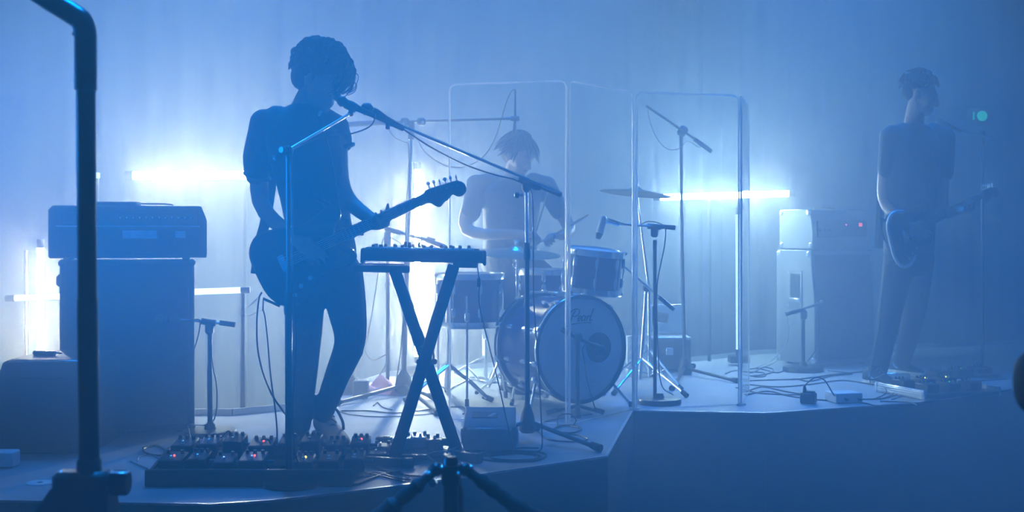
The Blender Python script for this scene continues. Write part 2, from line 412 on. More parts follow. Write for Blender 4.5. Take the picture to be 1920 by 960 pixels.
# stack at the right, turned to the right
f = Vector((.48,-.877,0)); wv = Vector((.877,.48,0)); RR = Matrix((wv, -f, Vector((0,0,1)))).transposed()   # local x: along the front, y: to the back
o = Vector((2.175, 9.19, SZ))
L = lambda x, y, z: o + wv*x - f*y + Vector((0,0,z))
t = T('speaker_cabinet', 'grey sided speaker cabinet under the square amplifier head at the right', 'speaker cabinet', L(.3,.2,0))
W_ = .60
m = M(); prof = [(0.0,.02),(.42,.02),(.42,.835),(.41,.845),(.055,.845),(.045,.835),(0.0,.40)]
m.prism(prof, o+wv*W_, -f, (0,0,1), W_, .006)
t.part('body', m, GREYTOLEX)
gm = M(); gm.add([L(.03,-.004,.05),L(W_-.03,-.004,.05),L(W_-.03,-.004,.40),L(.03,-.004,.40),L(.03,.041,.81),L(W_-.03,.041,.81)], [(0,1,2,3),(3,2,5,4)])
t.part('grille', gm, GRILLE)
for y, z in ((.025,.05),(.395,.05),(.395,.815),(.075,.815)): t.part('corner_guard', M().box(L(.012,y,z), (.045,.05,.05), RR, .014), ALU)
pl = t.part('handle_plate', M().box(L(-.003,.21,.56), (.008,.155,.27), RR, .003), GREYTOLEX)
t.part('recess', M().box(L(-.0065,.205,.585), (.006,.105,.17), RR, .002), BLACK, parent=pl)
t.part('grip', M().box(L(-.012,.205,.478), (.016,.12,.03), RR, .006), ALU, parent=pl)
for y in (.14,.28):
    for z in (.44,.68): t.part('screw', M().lathe([(.006,0),(.004,.003)], L(-.007,y,z), -wv, 8), ALU, parent=pl)
for x in (.08,.52):
    for y in (.07,.36): t.part('foot', M().lathe([(.02,0),(.02,.022)], L(x,y,0), n=10), RUBBER)
t = T('amplifier_head', 'square grey sided amplifier head with metal corners on the right cabinet', 'amplifier', L(.3,.2,.845))
m = M(); prof = [(.045,.853),(.40,.853),(.41,.863),(.41,1.135),(.40,1.142),(.085,1.142),(.075,1.135),(.045,.98)]
m.prism(prof, L(W_-.02,0,0), -f, (0,0,1), W_-.04, .006)
t.part('body', m, GREYTOLEX)
t.part('front_panel', M().box(L(.30,.045,1.0), (W_-.12,.02,.12), RR, .004), BLACK)
for y, z in ((.07,.88),(.385,.88),(.385,1.115),(.095,1.115)): t.part('corner_guard', M().box(L(.03,y,z), (.04,.045,.045), RR, .013), ALU)
t.part('top_handle', M().tube(spline([L(.2,.24,1.142),L(.21,.24,1.152),L(.3,.24,1.156),L(.39,.24,1.152),L(.4,.24,1.142)],4), (.012,.004), 8), LEATHER)
t.part('pilot_light', M().box(L(.47,.032,1.03), (.03,.012,.026), RR, .004), LED_R, label='glowing red pilot light')
t.part('pilot_light', M().ell(L(.33,.034,1.03), .007, n=8, m=6), LED_R, label='small red pilot light')
for i in range(6): t.part('knob', M().lathe([(.012,0),(.009,.016)], L(.08+i*.045,.034,.99), f, 10), STEEL)
for x in (.09,.50):
    for y in (.1,.35): t.part('foot', M().lathe([(.016,0),(.016,.010)], L(x,y,.844), n=10), RUBBER)

# ------------------------------------------------------------------ things standing in the hall, close to us
Yp = 3.1; q = lambda x, y: P(x, y, Yp)
t = T('bent_pipe_stand', 'thick black upright pipe with a bent top in the left foreground', 'stand', (q(165,0).x, Yp, 0))
arm = [q(60,-22), q(100,4), q(128,21)]+spline([q(136,26), q(152,38), q(159.5,58), q(160.5,85)], 6)
t.part('top_arm', M().tube(arm+[q(160.7,170)], .0265, 20), STEEL)
t.part('pipe', M().tube([q(160.8,168), q(164,560), q(167.5,884)], .0232, 20), STEEL)
t.part('sleeve', M().tube([q(164,560), q(167.5,868)], .0247, 20), STEEL)
t.part('collar', M().tube([q(167,858), q(167.2,864), q(167.4,888)], [.024,.029,.03], 20), RUBBER)
t.part('bolt', M().ell(q(139,63), .006, n=10, m=6), ALU)
t.part('clamp', M().box((q(156,0).x, Yp, q(0,905).z), (.135,.07,.06), None, .012), BLACK)
t.part('clamp_bolt', M().ell(q(119,884)+Vector((0,-.02,0)), .0055, n=10, m=6), ALU)
kb = t.part('knob', M().lathe([(.012,-.02),(.026,-.005),(.031,.004),(.031,.032),(.027,.038)], q(212,905), (1,0,0), 20), RUBBER)
t.part('knob_plate', M().box(q(226,888)+Vector((0,-.012,.004)), (.045,.03,.006), None, .002), ALU, parent=kb)
bx = q(160,0).x; zt = q(0,925).z
m = M(); m.loft([[Vector((bx-a,Yp-d,z)),Vector((bx+b,Yp-d,z)),Vector((bx+b,Yp+d,z)),Vector((bx-a,Yp+d,z))] for z,a,b,d in ((0.95,.20,.075,.07),(1.10,.12,.068,.05),(1.17,.075,.066,.035),(zt+.02,.068,.066,.03))])
t.part('base_bracket', m, BLACK)
for k in range(4):
    a = k*PI/2+.5; d = Vector((math.cos(a), math.sin(a), 0))
    lg = t.part('leg', M().tube([Vector((bx-.03,Yp,1.0)), Vector((bx-.03,Yp,.95))+d*.06, Vector((bx-.03,Yp,.02))+d*.55], [.02,.018,.016], 10), STEEL)
    t.part('rubber_foot', M().tube([Vector((bx-.03,Yp,.06))+d*.53, Vector((bx-.03,Yp,.0))+d*.56], .022, 10), RUBBER, parent=lg)
# tripod
Yt3 = 3.25; q = lambda x, y, dy=0: P(x, y, Yt3+dy)
t = T('tripod', 'black foreground tripod cut off by the bottom edge, its ribbed legs spread wide', 'tripod', (q(845,0).x, Yt3, 0))
t.part('centre_column', M().tube([(q(845,0).x,Yt3,.55),(q(845,0).x,Yt3,q(0,862).z),(q(845,0).x,Yt3,q(0,856).z)], [.0195,.0195,.014], 18), STEEL)
t.part('hub', M().tube([(q(845,0).x,Yt3,q(0,908).z),(q(845,0).x,Yt3,q(0,872).z)], .024, 12), BLACK)
for sx, x0, x1, dy in ((-1,818,722,-.02),(1,872,985,-.02),(0,850,862,.25)):
    a = q(x0, 880, .02 if sx==0 else 0); b = q(x1, 962, dy) if sx else q(852,930,.2)
    d = (b-a); e = a+d*(a.z/(a.z-b.z)); d = d.normalized(); n_ = 120; L_ = (e-a).length
    pts = []; rs = []
    for i in range(n_+1):
        s_ = i/n_*L_; pts.append(a+d*s_)
        r_ = .013 if s_ < .05 else (.0185+.0025*math.sin(s_*150+sx) + (.006 if s_ > .14 else 0)); rs.append(r_ if s_ < .6 else .016)
    lg = t.part('leg', M().tube(pts, rs, 12), RUBBER)
    t.part('hinge', M().ell(a, (.02,.022,.018), n=12, m=8), STEEL, parent=lg)
    for k in (-1,1): t.part('hinge_bolt', M().ell(a+Vector((k*.016,-.02,.008*k)), .0065, n=8, m=6), CHROME, parent=lg)
t.part('leg_lock', M().box(q(806,899), (.02,.02,.045), Matrix.Rotation(math.radians(-40),3,'Y'), .004), ALU)
# lamp at the right edge
Yl = 2.5; c = P(1945, 718, Yl)
t = T('stage_lamp', 'out of focus black lamp can cut off by the right edge', 'lamp', (c.x+.12, Yl, 0))
t.part('can', M().lathe([(.03,-.042),(.052,-.036),(.066,-.02),(.072,0),(.074,.06),(.07,.16),(.05,.2),(.02,.21)], c+Vector((.008,0,0)), (1,0,0), 28), RUBBER)
t.part('yoke', M().tube([c+Vector((.10,0,-.072)), c+Vector((.11,0,-.12)), c+Vector((.12,0,-.16))], .012, 8), STEEL)
t.part('pole', M().rod((c.x+.12,Yl,0.1), (c.x+.12,Yl,c.z-.14), .014), STEEL)
t.part('base', M().lathe([(.22,0),(.22,.02),(.02,.035),(.016,.12)], (c.x+.12,Yl,0), n=28), STEEL)

# ------------------------------------------------------------------ drum kit
SHELL = mat('blue_lacquer', (.035,.03,.14), .22, coat=.6, noise=.15, nscale=8)
HEADM = mat('coated_head', (.80,.82,.85), .55, noise=.05, nscale=12)
SKINH = mat('white_head', (.66,.68,.70), .5)
BRONZE = mat('cymbal_bronze', (.55,.48,.33), .28, 1.0, noise=.1, nscale=30)
HOOPM = mat('black_hoop', (.02,.021,.028), .3, coat=.4)
PRINT = mat('dark_print', (.03,.035,.06), .6)
def drum(t, c, r, h, axis=(0,0,1), nl=8, ph=0.2, hoop=.009):
    c = Vector(c); ax = Vector(axis).normalized()
    u = Vector((1,0,0)) if abs(ax.x) < .9 else Vector((0,1,0)); u = (u-ax*u.dot(ax)).normalized(); w_ = ax.cross(u)
    t.part('shell', M().lathe([(r*.96,.012),(r*.965,h*.5),(r*.96,h-.012)], c, ax, 40), SHELL)
    for nm, z in (('top_hoop', h), ('bottom_hoop', 0)):
        s_ = 1 if z else -1
        t.part(nm, M().lathe([(r*.985,z-s_*.032),(r*1.045,z-s_*.032),(r*1.03,z-s_*.026),(r*1.03,z),(r*1.055,z+s_*.004),(r*1.0,z+s_*.004),(r*.985,z-s_*.032)], c, ax, 40, caps=False), CHROME)
        t.part('head', M().lathe([(r*1.0,z-s_*.006),(r*.5,z-s_*.0055),(.01,z-s_*.0055)] if z else [(.01,z+.006),(r*.5,z+.006),(r*1.0,z+.006)], c, ax, 40), SKINH)
    for k in range(nl):
        a = ph+k*2*PI/nl; d = u*math.cos(a)+w_*math.sin(a)
        lg = t.part('lug', M().box(c+d*(r*.99)+ax*(h*.72), (.02,.026,.055), frame_to(ax) @ Matrix.Rotation(a,3,'Z'), .006).box(c+d*(r*.99)+ax*(h*.28), (.02,.026,.055), frame_to(ax) @ Matrix.Rotation(a,3,'Z'), .006), CHROME)
        t.part('tension_rod', M().rod(c+d*(r*1.035)+ax*.005, c+d*(r*1.035)+ax*(h-.005), .0032, n=6), CHROME, parent=lg)
        for z in (.006, h-.008): t.part('claw', M().box(c+d*(r*1.045)+ax*z, (.016,.02,.016), frame_to(ax) @ Matrix.Rotation(a,3,'Z'), .003), CHROME, parent=lg)
Bc = P(1090, 655, 7.02); bn = Vector((.515,-.857,0)).normalized(); bu = Vector((.857,.515,0)); bz = Vector((0,0,1)); Rb = .292
t = T('bass_drum', 'big blue bass drum lying on its side with a pale printed front head', 'bass drum', (Bc.x-.1, Bc.y+.2, SZ))
dep = .44
BL = lambda a, r, z: Bc+(bu*math.cos(a)+bz*math.sin(a))*r - bn*z
t.part('shell', M().lathe([(Rb*.955,-.02),(Rb*.96,-dep*.5),(Rb*.955,-dep+.02)], Bc, bn, 56), SHELL)
t.part('front_hoop', M().lathe([(Rb*.955,0.006),(Rb*1.02,0.006),(Rb*1.025,0),(Rb*1.025,-.036),(Rb*.955,-.038),(Rb*.955,.006)], Bc, bn, 64, caps=False), HOOPM)
t.part('hoop_inlay', M().lathe([(Rb*1.022,.0065),(Rb*1.028,.003),(Rb*1.028,-.006),(Rb*1.0,-.004),(Rb*1.022,.0065)], Bc, bn, 64, caps=False), CHROME)
t.part('rear_hoop', M().lathe([(Rb*.955,-dep+.036),(Rb*1.02,-dep+.036),(Rb*1.02,-dep),(Rb*.955,-dep),(Rb*.955,-dep+.036)], Bc, bn, 64, caps=False), HOOPM)
t.part('rear_hoop_inlay', M().lathe([(Rb*1.0,-dep+.037),(Rb*1.026,-dep+.036),(Rb*1.026,-dep+.026),(Rb*1.0,-dep+.037)], Bc, bn, 64, caps=False), CHROME)
hp = Bc+bu*.115+bz*.005
hd = t.part('front_head', M().lathe([(.02,-.0005),(Rb*.5,-.001),(Rb*.93,-.002),(Rb*.958,-.006),(Rb*.958,-.012),(.02,-.012)], Bc, bn, 56), HEADM)
t.part('rear_head', M().lathe([(.02,-dep+.012),(Rb*.958,-dep+.01)], Bc, bn, 48), SKINH)
t.part('port_hole', M().lathe([(.084,.0005),(.084,.0015),(.078,.003),(.02,.003)], hp, bn, 36), BLACK, label='round dark port hole', parent=hd)
# the script name on the head, written as flat strokes
def stroke(m, pts, w0, org, ux, uy, nz, lift=.0015):
    pts = [Vector((p[0],p[1],0)) for p in pts]; pts = spline(pts, 6) if len(pts) > 2 else pts; n = len(pts); vs = []
    for i, p in enumerate(pts):
        d = (pts[min(n-1,i+1)]-pts[max(0,i-1)]); d = d.normalized() if d.length else Vector((1,0,0))
        e = Vector((-d.y,d.x,0))*(w0*(.65+.5*abs(d.x*.35+d.y*.94))); vs += [p-e, p+e]
    P3 = [org+ux*v.x+uy*v.y+nz*lift for v in vs]
    m.add(P3, [(2*i,2*i+2,2*i+3,2*i+1) for i in range(n-1)])
lm = M(); so = Bc-bu*.055+bz*.155; uy_ = (bz*.97+bu*.24).normalized()
S = lambda *p, w=.0042: stroke(lm, [(a*.001*1.15, b*.001*1.15) for a, b in p], w, so, bu, uy_, bn)
S((2,52),(-8,36),(-14,12),(-16,-10),(-22,-24),(-34,-20))                       # P stem
S((-30,28),(-22,48),(0,60),(22,54),(24,36),(8,24),(-8,26))                     # P bowl
S((24,8),(36,12),(42,20),(34,27),(26,16),(28,2),(40,0))                        # e
S((66,22),(54,26),(46,14),(50,1),(62,8),(68,24),(64,6),(70,0))                 # a
S((78,24),(76,0)); S((77,12),(84,24),(92,22))                                  # r
S((104,62),(98,30),(95,2),(102,0),(108,6))                                     # l
S((-6,-14),(40,-9),(108,-10), w=.0034)
t.part('drum_name', lm, PRINT, label='dark script lettering', parent=hd)
for k in range(10):
    a = k*PI/5+.22
    cl = t.part('claw', M().box(BL(a,Rb*1.03,.016), (.02,.03,.045), Matrix((bu*math.cos(a)+bz*math.sin(a), -bu*math.sin(a)+bz*math.cos(a), -bn)).transposed(), .006), CHROME)
    t.part('tension_rod', M().rod(BL(a,Rb*1.03,.0), BL(a,Rb*1.0,.14), .0035, n=6), CHROME, parent=cl)
    t.part('lug', M().box(BL(a,Rb*.99,.15), (.026,.024,.05), Matrix((bu*math.cos(a)+bz*math.sin(a), -bu*math.sin(a)+bz*math.cos(a), -bn)).transposed(), .007), CHROME, parent=cl)
    c2 = t.part('claw', M().box(BL(a,Rb*1.03,dep-.016), (.02,.03,.045), Matrix((bu*math.cos(a)+bz*math.sin(a), -bu*math.sin(a)+bz*math.cos(a), -bn)).transposed(), .006), CHROME)
    t.part('lug', M().box(BL(a,Rb*.99,dep-.12), (.026,.024,.05), Matrix((bu*math.cos(a)+bz*math.sin(a), -bu*math.sin(a)+bz*math.cos(a), -bn)).transposed(), .007), CHROME, parent=c2)
for s_ in (-1, 1):
    a0 = BL(-PI/2+s_*.95, Rb*.98, .10); b0 = Vector((a0.x, a0.y, SZ))+(bn*.10+bu*s_*.10)
    sp = t.part('spur', M().tube([a0, b0+Vector((0,0,.012))], .009, 10), CHROME)
    t.part('spur_foot', M().tube([b0+Vector((0,0,.03)), b0], [.012,.009], 8), RUBBER, parent=sp)
    t.part('spur_bracket', M().ell(a0, (.028,.028,.028), n=12, m=8), CHROME, parent=sp)
# toms and snare
c = P(880, 611, 7.45)
t = T('floor_tom', 'blue floor tom with chrome rims left of the bass drum', 'tom', (c.x,c.y,SZ))
drum(t, c, .197, .305, nl=8, ph=.35)
for k in range(3):
    a = k*2*PI/3+.5; d = Vector((math.cos(a),math.sin(a),0)); e = c+d*.22; e.z = SZ
    lg = t.part('leg', M().tube([e+Vector((0,0,.62)), e+Vector((0,0,.12)), e+d*.02+Vector((0,0,.02))], .0065, 8), CHROME)
    t.part('leg_bracket', M().box(e+Vector((0,0,.50)), (.03,.03,.05), Matrix.Rotation(a,3,'Z'), .006), CHROME, parent=lg)
    t.part('rubber_foot', M().tube([e+d*.02+Vector((0,0,.04)), e+d*.022], .012, 8), RUBBER, parent=lg)
c = P(1030, 553, 7.72)
t = T('snare_drum', 'shallow chrome rimmed snare drum behind the top of the bass drum', 'snare drum', (c.x,c.y,SZ))
drum(t, c, .178, .155, nl=10, ph=.1)
st_ = t.part('stand', M().tube([(c.x,c.y,SZ+.08),(c.x,c.y,c.z-.02)], .012, 10), CHROME)
for k in range(3):
    a = k*2*PI/3+.9; d = Vector((math.cos(a),math.sin(a),0)); b = Vector((c.x,c.y,0))
    t.part('stand_leg', M().tube([b+Vector((0,0,SZ+.2)), b+d*.22+Vector((0,0,SZ+.012))], .008, 8), CHROME, parent=st_)
    t.part('basket_arm', M().tube([b+Vector((0,0,c.z-.06)), b+d*.17+Vector((0,0,c.z-.012))], .006, 8), CHROME, parent=st_)
c = P(1108, 548, 7.25); ax = Vector((.10,-.06,1)).normalized()
t = T('rack_tom', 'blue rack tom with an oval badge mounted over the bass drum', 'tom', (c.x,c.y,c.z))
drum(t, c, .165, .245, ax, nl=8, ph=-.75)
t.part('badge', M().lathe([(.016,0),(.014,.003)], c+Vector((.055,-.15,.125)), Vector((.33,-.94,0)), 18), ALU, label='oval metal badge')
t.part('mount', M().tube([c+Vector((.02,.17,.12)), c+Vector((.0,.20,.06)), c+Vector((-.02,.18,-.16))], .011, 10), CHROME)
# cymbals
def cymbal(label, c, r, ax, stand_pts, sr=.0105, legs=None, boom=None, group=None):
    t = T('cymbal', label, 'cymbal', Vector((stand_pts[0][0], stand_pts[0][1], SZ)))
    t.part('plate', M().lathe([(.006,.030),(r*.10,.026),(r*.18,.012),(r*.22,.006),(r*.6,-.004),(r,-.018),(r,-.0195),(r*.6,-.0055),(r*.22,.004),(r*.10,.024),(.006,.028)], c, ax, 48), BRONZE)
    t.part('wing_nut', M().lathe([(.006,.03),(.012,.036),(.012,.05),(.005,.055),(.005,.07)], c, ax, 12).box(Vector(c)+Vector(ax).normalized()*.058, (.034,.006,.012), None, .002), CHROME)
    s_ = t.part('stand', M().tube(stand_pts+[Vector(c)+Vector(ax).normalized()*.02], [sr*1.25]+[sr]*(len(stand_pts)-1)+[sr*.6], 12), CHROME)
    t.part('tilter', M().lathe([(.011,-.008),(.018,-.008),(.018,.008),(.011,.008)], Vector(c)-Vector(ax).normalized()*.085, (.1,-1,.1), 16), CHROME, parent=s_)
    for k in range(3):
        a = k*2*PI/3+(legs or .4); d = Vector((math.cos(a),math.sin(a),0)); b = Vector((stand_pts[0][0],stand_pts[0][1],SZ))
        lg = t.part('leg', M().tube([b+Vector((0,0,.22))+d*.012, b+d*.30+Vector((0,0,.014))], .0075, 8), CHROME)
        t.part('brace', M().tube([b+Vector((0,0,.07))+d*.01, b+d*.16+Vector((0,0,.115))], .005, 8), CHROME, parent=lg)
        t.part('rubber_foot', M().tube([b+d*.285+Vector((0,0,.024)), b+d*.315+Vector((0,0,.008))], .013, 8), RUBBER, parent=lg)
    return t
c = P(968, 470, 7.55)
cymbal('large cymbal with a wing nut, level over the left of the bass drum', c, .265, (.05,-.10,1), [Vector((c.x+.01,c.y,SZ+.05)), Vector((c.x+.01,c.y,SZ+.5))], legs=2.5)
g = G(841, 748); c2 = Vector((g.x-.02, g.y, 0))
t = T('hi_hat', 'hi-hat pair on a shiny straight stand left of the floor tom', 'cymbal', g)
zt = P(0,487,g.y).z
t.part('stand', M().tube([g+Vector((0,0,.02)), Vector((g.x,g.y,SZ+.42)), Vector((g.x-.003,g.y,zt-.05))], [.0125,.0125,.0085], 12), CHROME)
t.part('rod', M().rod((g.x,g.y,zt-.06), (g.x,g.y,zt+.08), .003), CHROME)
for nm, z, s_ in (('bottom_plate', zt-.012, -1), ('top_plate', zt+.006, 1)):
    t.part(nm, M().lathe([(.005,s_*.018),(.03,s_*.014),(.05,s_*.004),(.17,-s_*.008)], (g.x,g.y,z), (.02,-.03,1), 40), BRONZE)
for a, ln in ((math.radians(-30),.27),(math.radians(215),.27),(math.radians(95),.27)):
    d = Vector((math.cos(a),math.sin(a),0)); w2 = Vector((-d.y,d.x,0))*.012
    lg = t.part('leg', M().tube([g+Vector((0,0,.20))+w2, g+d*ln*.6+Vector((0,0,.10))+w2, g+d*ln+Vector((0,0,.02))+w2], .0075, 8).tube([g+Vector((0,0,.20))-w2, g+d*ln*.6+Vector((0,0,.10))-w2, g+d*ln+Vector((0,0,.02))-w2], .0075, 8), CHROME)
    t.part('brace', M().tube([g+Vector((0,0,.05)), g+d*ln*.5+Vector((0,0,.12))], .006, 8), CHROME, parent=lg)
    t.part('rubber_foot', M().tube([g+d*(ln-.03)+Vector((0,0,.032)), g+d*(ln+.03)+Vector((0,0,.014))], .016, 10), RUBBER, parent=lg)
    t.part('joint', M().ell(g+d*ln*.55+Vector((0,0,.11)), (.02,.02,.012), n=10, m=6), CHROME, parent=lg)
# crash at the right
c = P(1192, 358, 7.95); g = G(1218, 722)
cymbal('thin crash cymbal seen edge-on behind the narrow middle screen', c, .225, (.10,.05,1), [Vector((g.x,g.y,SZ+.05)), Vector((g.x-.005,g.y,P(0,540,g.y).z))], sr=.0095, legs=1.1)
g2 = G(1200, 730)
t = T('boom_stand', 'shiny angled boom on a tripod right of the rack tom', 'stand', g2)
t.part('post', M().tube([g2+Vector((0,0,.06)), P(1212,540,g2.y)], .011, 10), CHROME)
t.part('boom', M().tube([P(1164,494,g2.y), P(1262,580,g2.y-.05)], .009, 10), CHROME)
t.part('counterweight', M().tube([P(1236,557,g2.y-.035), P(1264,581,g2.y-.05)], .014, 12), BLACK)
t.part('pivot', M().ell(P(1212,540,g2.y), (.026,.022,.026), n=12, m=8), STEEL)
for x, y in ((1288,746),(1150,742),(1222,706)):
    e = G(x, y); lg = t.part('leg', M().tube([P(1204,672,g2.y), e+Vector((0,0,.014))], .009, 8), CHROME)
    t.part('rubber_foot', M().tube([e+(g2-e).normalized()*.04+Vector((0,0,.03)), e+Vector((0,0,.012))], .016, 10), RUBBER, parent=lg)
# kick pedal side brace seen left of the bass drum
g3 = G(912, 716)
t = T('drum_pedal', 'chrome pedal with a chain beside the back of the bass drum', 'pedal', g3)
t.part('frame_post', M().box(P(911,672,g3.y), (.022,.02,.26), None, .004), CHROME)
t.part('brace', M().tube([P(850,700,g3.y), P(908,668,g3.y)], .007, 8), CHROME)
t.part('foot_plate', M().box(g3+Vector((-.02,.03,.012)), (.09,.25,.012), Matrix.Rotation(.5,3,'Z'), .003).tube([P(878,690,g3.y), P(902,717,g3.y), P(920,716,g3.y)], .007, 8), CHROME)
for i in range(9): t.part('chain_link', M().ring(P(905+(i%2),632+i*4,g3.y), (1,.3*(i%2),0), .007, .0022, 10, 5), CHROME)
# drum screen
SCR = mat('clear_acrylic', (1,1,1), .05)
nt = SCR.node_tree; nt.nodes.clear(); mo = nt.nodes.new('ShaderNodeOutputMaterial'); mx = nt.nodes.new('ShaderNodeMixShader')
tr = nt.nodes.new('ShaderNodeBsdfTransparent'); gl = nt.nodes.new('ShaderNodeBsdfGlossy'); lw = nt.nodes.new('ShaderNodeFresnel')
df = nt.nodes.new('ShaderNodeBsdfDiffuse'); m2 = nt.nodes.new('ShaderNodeMixShader'); tn = nt.nodes.new('ShaderNodeTexNoise'); mr = nt.nodes.new('ShaderNodeMapRange'); tc = nt.nodes.new('ShaderNodeTexCoord')
tr.inputs[0].default_value = (.96,.98,1,1); gl.inputs['Roughness'].default_value = .06; lw.inputs[0].default_value = 1.22
tn.inputs['Scale'].default_value = 5; tn.inputs['Detail'].default_value = 8; mr.inputs[1].default_value = .5; mr.inputs[2].default_value = .9; mr.inputs[3].default_value = .004; mr.inputs[4].default_value = .06
nt.links.new(tc.outputs['Object'], tn.inputs['Vector']); nt.links.new(tn.outputs['Fac'], mr.inputs[0]); nt.links.new(mr.outputs[0], m2.inputs[0])
ge = nt.nodes.new('ShaderNodeNewGeometry'); mm = nt.nodes.new('ShaderNodeMath'); mm.operation = 'MULTIPLY'; ms = nt.nodes.new('ShaderNodeMath'); ms.operation = 'SUBTRACT'; ms.inputs[0].default_value = 1
nt.links.new(ge.outputs['Backfacing'], ms.inputs[1]); nt.links.new(ms.outputs[0], mm.inputs[1]); nt.links.new(lw.outputs[0], mm.inputs[0])
nt.links.new(mm.outputs[0], mx.inputs[0]); nt.links.new(tr.outputs[0], mx.inputs[1]); nt.links.new(gl.outputs[0], mx.inputs[2])
nt.links.new(mx.outputs[0], m2.inputs[1]); nt.links.new(df.outputs[0], m2.inputs[2]); nt.links.new(m2.outputs[0], mo.inputs[0])
EDGEM = bpy.data.materials.new('lit_edge_white'); EDGEM.use_nodes = True; nt = EDGEM.node_tree; nt.nodes.clear()  # whitened edges stand in for light carried through the acrylic
mo = nt.nodes.new('ShaderNodeOutputMaterial'); mx = nt.nodes.new('ShaderNodeMixShader'); a_ = nt.nodes.new('ShaderNodeBsdfTranslucent'); b_ = nt.nodes.new('ShaderNodeBsdfGlossy')
a_.inputs[0].default_value = (.98,1,1,1); b_.inputs['Roughness'].default_value = .25; mx.inputs[0].default_value = .35
nt.links.new(a_.outputs[0], mx.inputs[1]); nt.links.new(b_.outputs[0], mx.inputs[2]); nt.links.new(mx.outputs[0], mo.inputs[0])
sp_ = [(-.34,6.69), (.288,6.515), (.676,7.06), (1.297,7.24), (1.452,7.83)]
t = T('drum_screen', 'clear folding drum screen of four tall hinged panels', 'screen', (.676,7.06,SZ))
for i in range(4):
    a = Vector((*sp_[i],SZ)); b = Vector((*sp_[i+1],SZ)); d = (b-a).normalized(); gp = .014
    a = a+d*gp; b = b-d*gp; R = Matrix.Rotation(math.atan2(d.y,d.x),3,'Z'); L_ = (b-a).length; h = 1.752; th = .006
    n_ = Vector((-d.y,d.x,0))
    c_ = .03; out = [(c_*.3,0),(L_-c_*.3,0),(L_,c_*.3),(L_,h-c_),(L_-c_*.3,h-c_*.3),(L_-c_,h),(c_,h),(c_*.3,h-c_*.3),(0,h-c_),(0,c_*.3)]
    pn = t.part('panel', M().prism(out, a, d, (0,0,1), th), SCR, label='clear acrylic panel', angle=30)
    t.part('polished_edge', M().tube([a+Vector((0,0,.01))+n_*th*.5, a+Vector((0,0,h-c_))+n_*th*.5, a+d*c_*.3+Vector((0,0,h-c_*.3))+n_*th*.5, a+d*c_+Vector((0,0,h))+n_*th*.5, b-d*c_+Vector((0,0,h))+n_*th*.5, b-d*c_*.3+Vector((0,0,h-c_*.3))+n_*th*.5, b+Vector((0,0,h-c_))+n_*th*.5, b+Vector((0,0,.01))+n_*th*.5], .0052, 8), EDGEM, parent=pn)
    t.part('bottom_edge', M().rod(a+Vector((0,0,.006)), b+Vector((0,0,.006)), .003, n=6), EDGEM, parent=pn)
for i in range(1,4):
    a = Vector((*sp_[i],SZ))
    t.part('hinge_strip', M().tube([a+Vector((0,0,.01)), a+Vector((0,0,1.72))], .005, 8), EDGEM)
    t.part('foot', M().box(a+Vector((0,0,.006)), (.06,.02,.012), Matrix.Rotation(.6,3,'Z'), .003), EDGEM)

# ------------------------------------------------------------------ microphones and their stands
def mic(t, head, tail, r=.024, parent=None, kind='ball'):
    """head: tip of the grille, tail: cable end"""
    h = Vector(head); e = Vector(tail); d = (e-h).normalized(); L_ = (e-h).length
    b = t.part('microphone', M().tube([h+d*(.052 if kind == 'ball' else .0), h+d*.07, h+d*(L_*.7), e], [r*.78 if kind == 'ball' else r, r*.86, r*.6, r*.5], 16), STEEL, parent=parent)
    if parent is None:
        if kind == 'ball':
            t.part('grille', M().ell(h+d*r, (r,r,r*1.08), frame_to(d), 16, 12).ring(h+d*r*1.05, d, r*1.0, .0028, 24, 6), BLACK, parent=b)
        else:
            t.part('grille', M().tube([h, h+d*.004, h+d*.03], [r*.7, r*1.02, r*1.02], 14), BLACK, parent=b)
        t.part('connector', M().tube([e-d*.004, e+d*.035], [r*.52, r*.42], 12), STEEL, parent=b)
    return b
def clip(t, c, d, r=.02):
    d = Vector(d).normalized()
    return t.part('mic_clip', M().tube([Vector(c)-d*.025, Vector(c)+d*.025], r, 12).box(Vector(c)+Vector((0,0,-r-.008)), (.018,.018,.03), None, .004), BLACK)
def cord(t, pts, r=.0032, mt=None, k=8, name='cable', parent=None):
    return t.part(name, M().tube(spline(pts, k), r, 6), mt or CABLE, parent=parent)
def disc_base(t, g, r=.125, th=.022):
    t.part('base', M().lathe([(r*.97,0),(r,.004),(r,th*.7),(r*.96,th),(.03,th+.004),(.022,th+.03),(.016,th+.032)], g, n=40), STEEL)
def tripod_legs(t, hub, feet, r=.0085, tip=.016):
    for e in feet:
        e = Vector(e); d = (e-Vector(hub)).normalized()
        lg = t.part('leg', M().tube([hub, e+Vector((0,0,.014))], r, 8), STEEL)
        t.part('rubber_foot', M().tube([e+Vector((0,0,.016))-d*.055, e+Vector((0,0,.016))], [tip*.8,tip], 10), RUBBER, parent=lg)

# 1: the singer's stand with a round base
g = G(548, 911); Y1 = g.y
t = T('microphone_stand', 'straight microphone stand with round base at the singer\'s feet, boom reaching his mouth', 'mic stand', g)
disc_base(t, g, .112, .02)
top = P(540, 282, Y1); mid_ = P(541, 566, Y1); foot = Vector((P(542,0,Y1).x, Y1, SZ+.03))
t.part('lower_tube', M().tube([foot, mid_], .0142, 14), STEEL)
t.part('clutch', M().tube([mid_+Vector((0,0,-.05)), mid_+Vector((0,0,-.03)), mid_+Vector((0,0,.04))], [.016,.018,.015], 14), RUBBER)
t.part('upper_tube', M().tube([mid_, top], .0092, 12), BLACK)
t.part('swivel', M().ell(top, (.018,.02,.02), n=12, m=8).lathe([(.008,0),(.014,.012),(.012,.03)], top+Vector((-.005,-.012,0)), (-.6,-1,0), 10), BLACK)
bA = P(514, 297, Y1-.05); bB = P(655, 214, 5.42)
t.part('boom', M().tube([bA, bB], .0062, 10), CHROME)
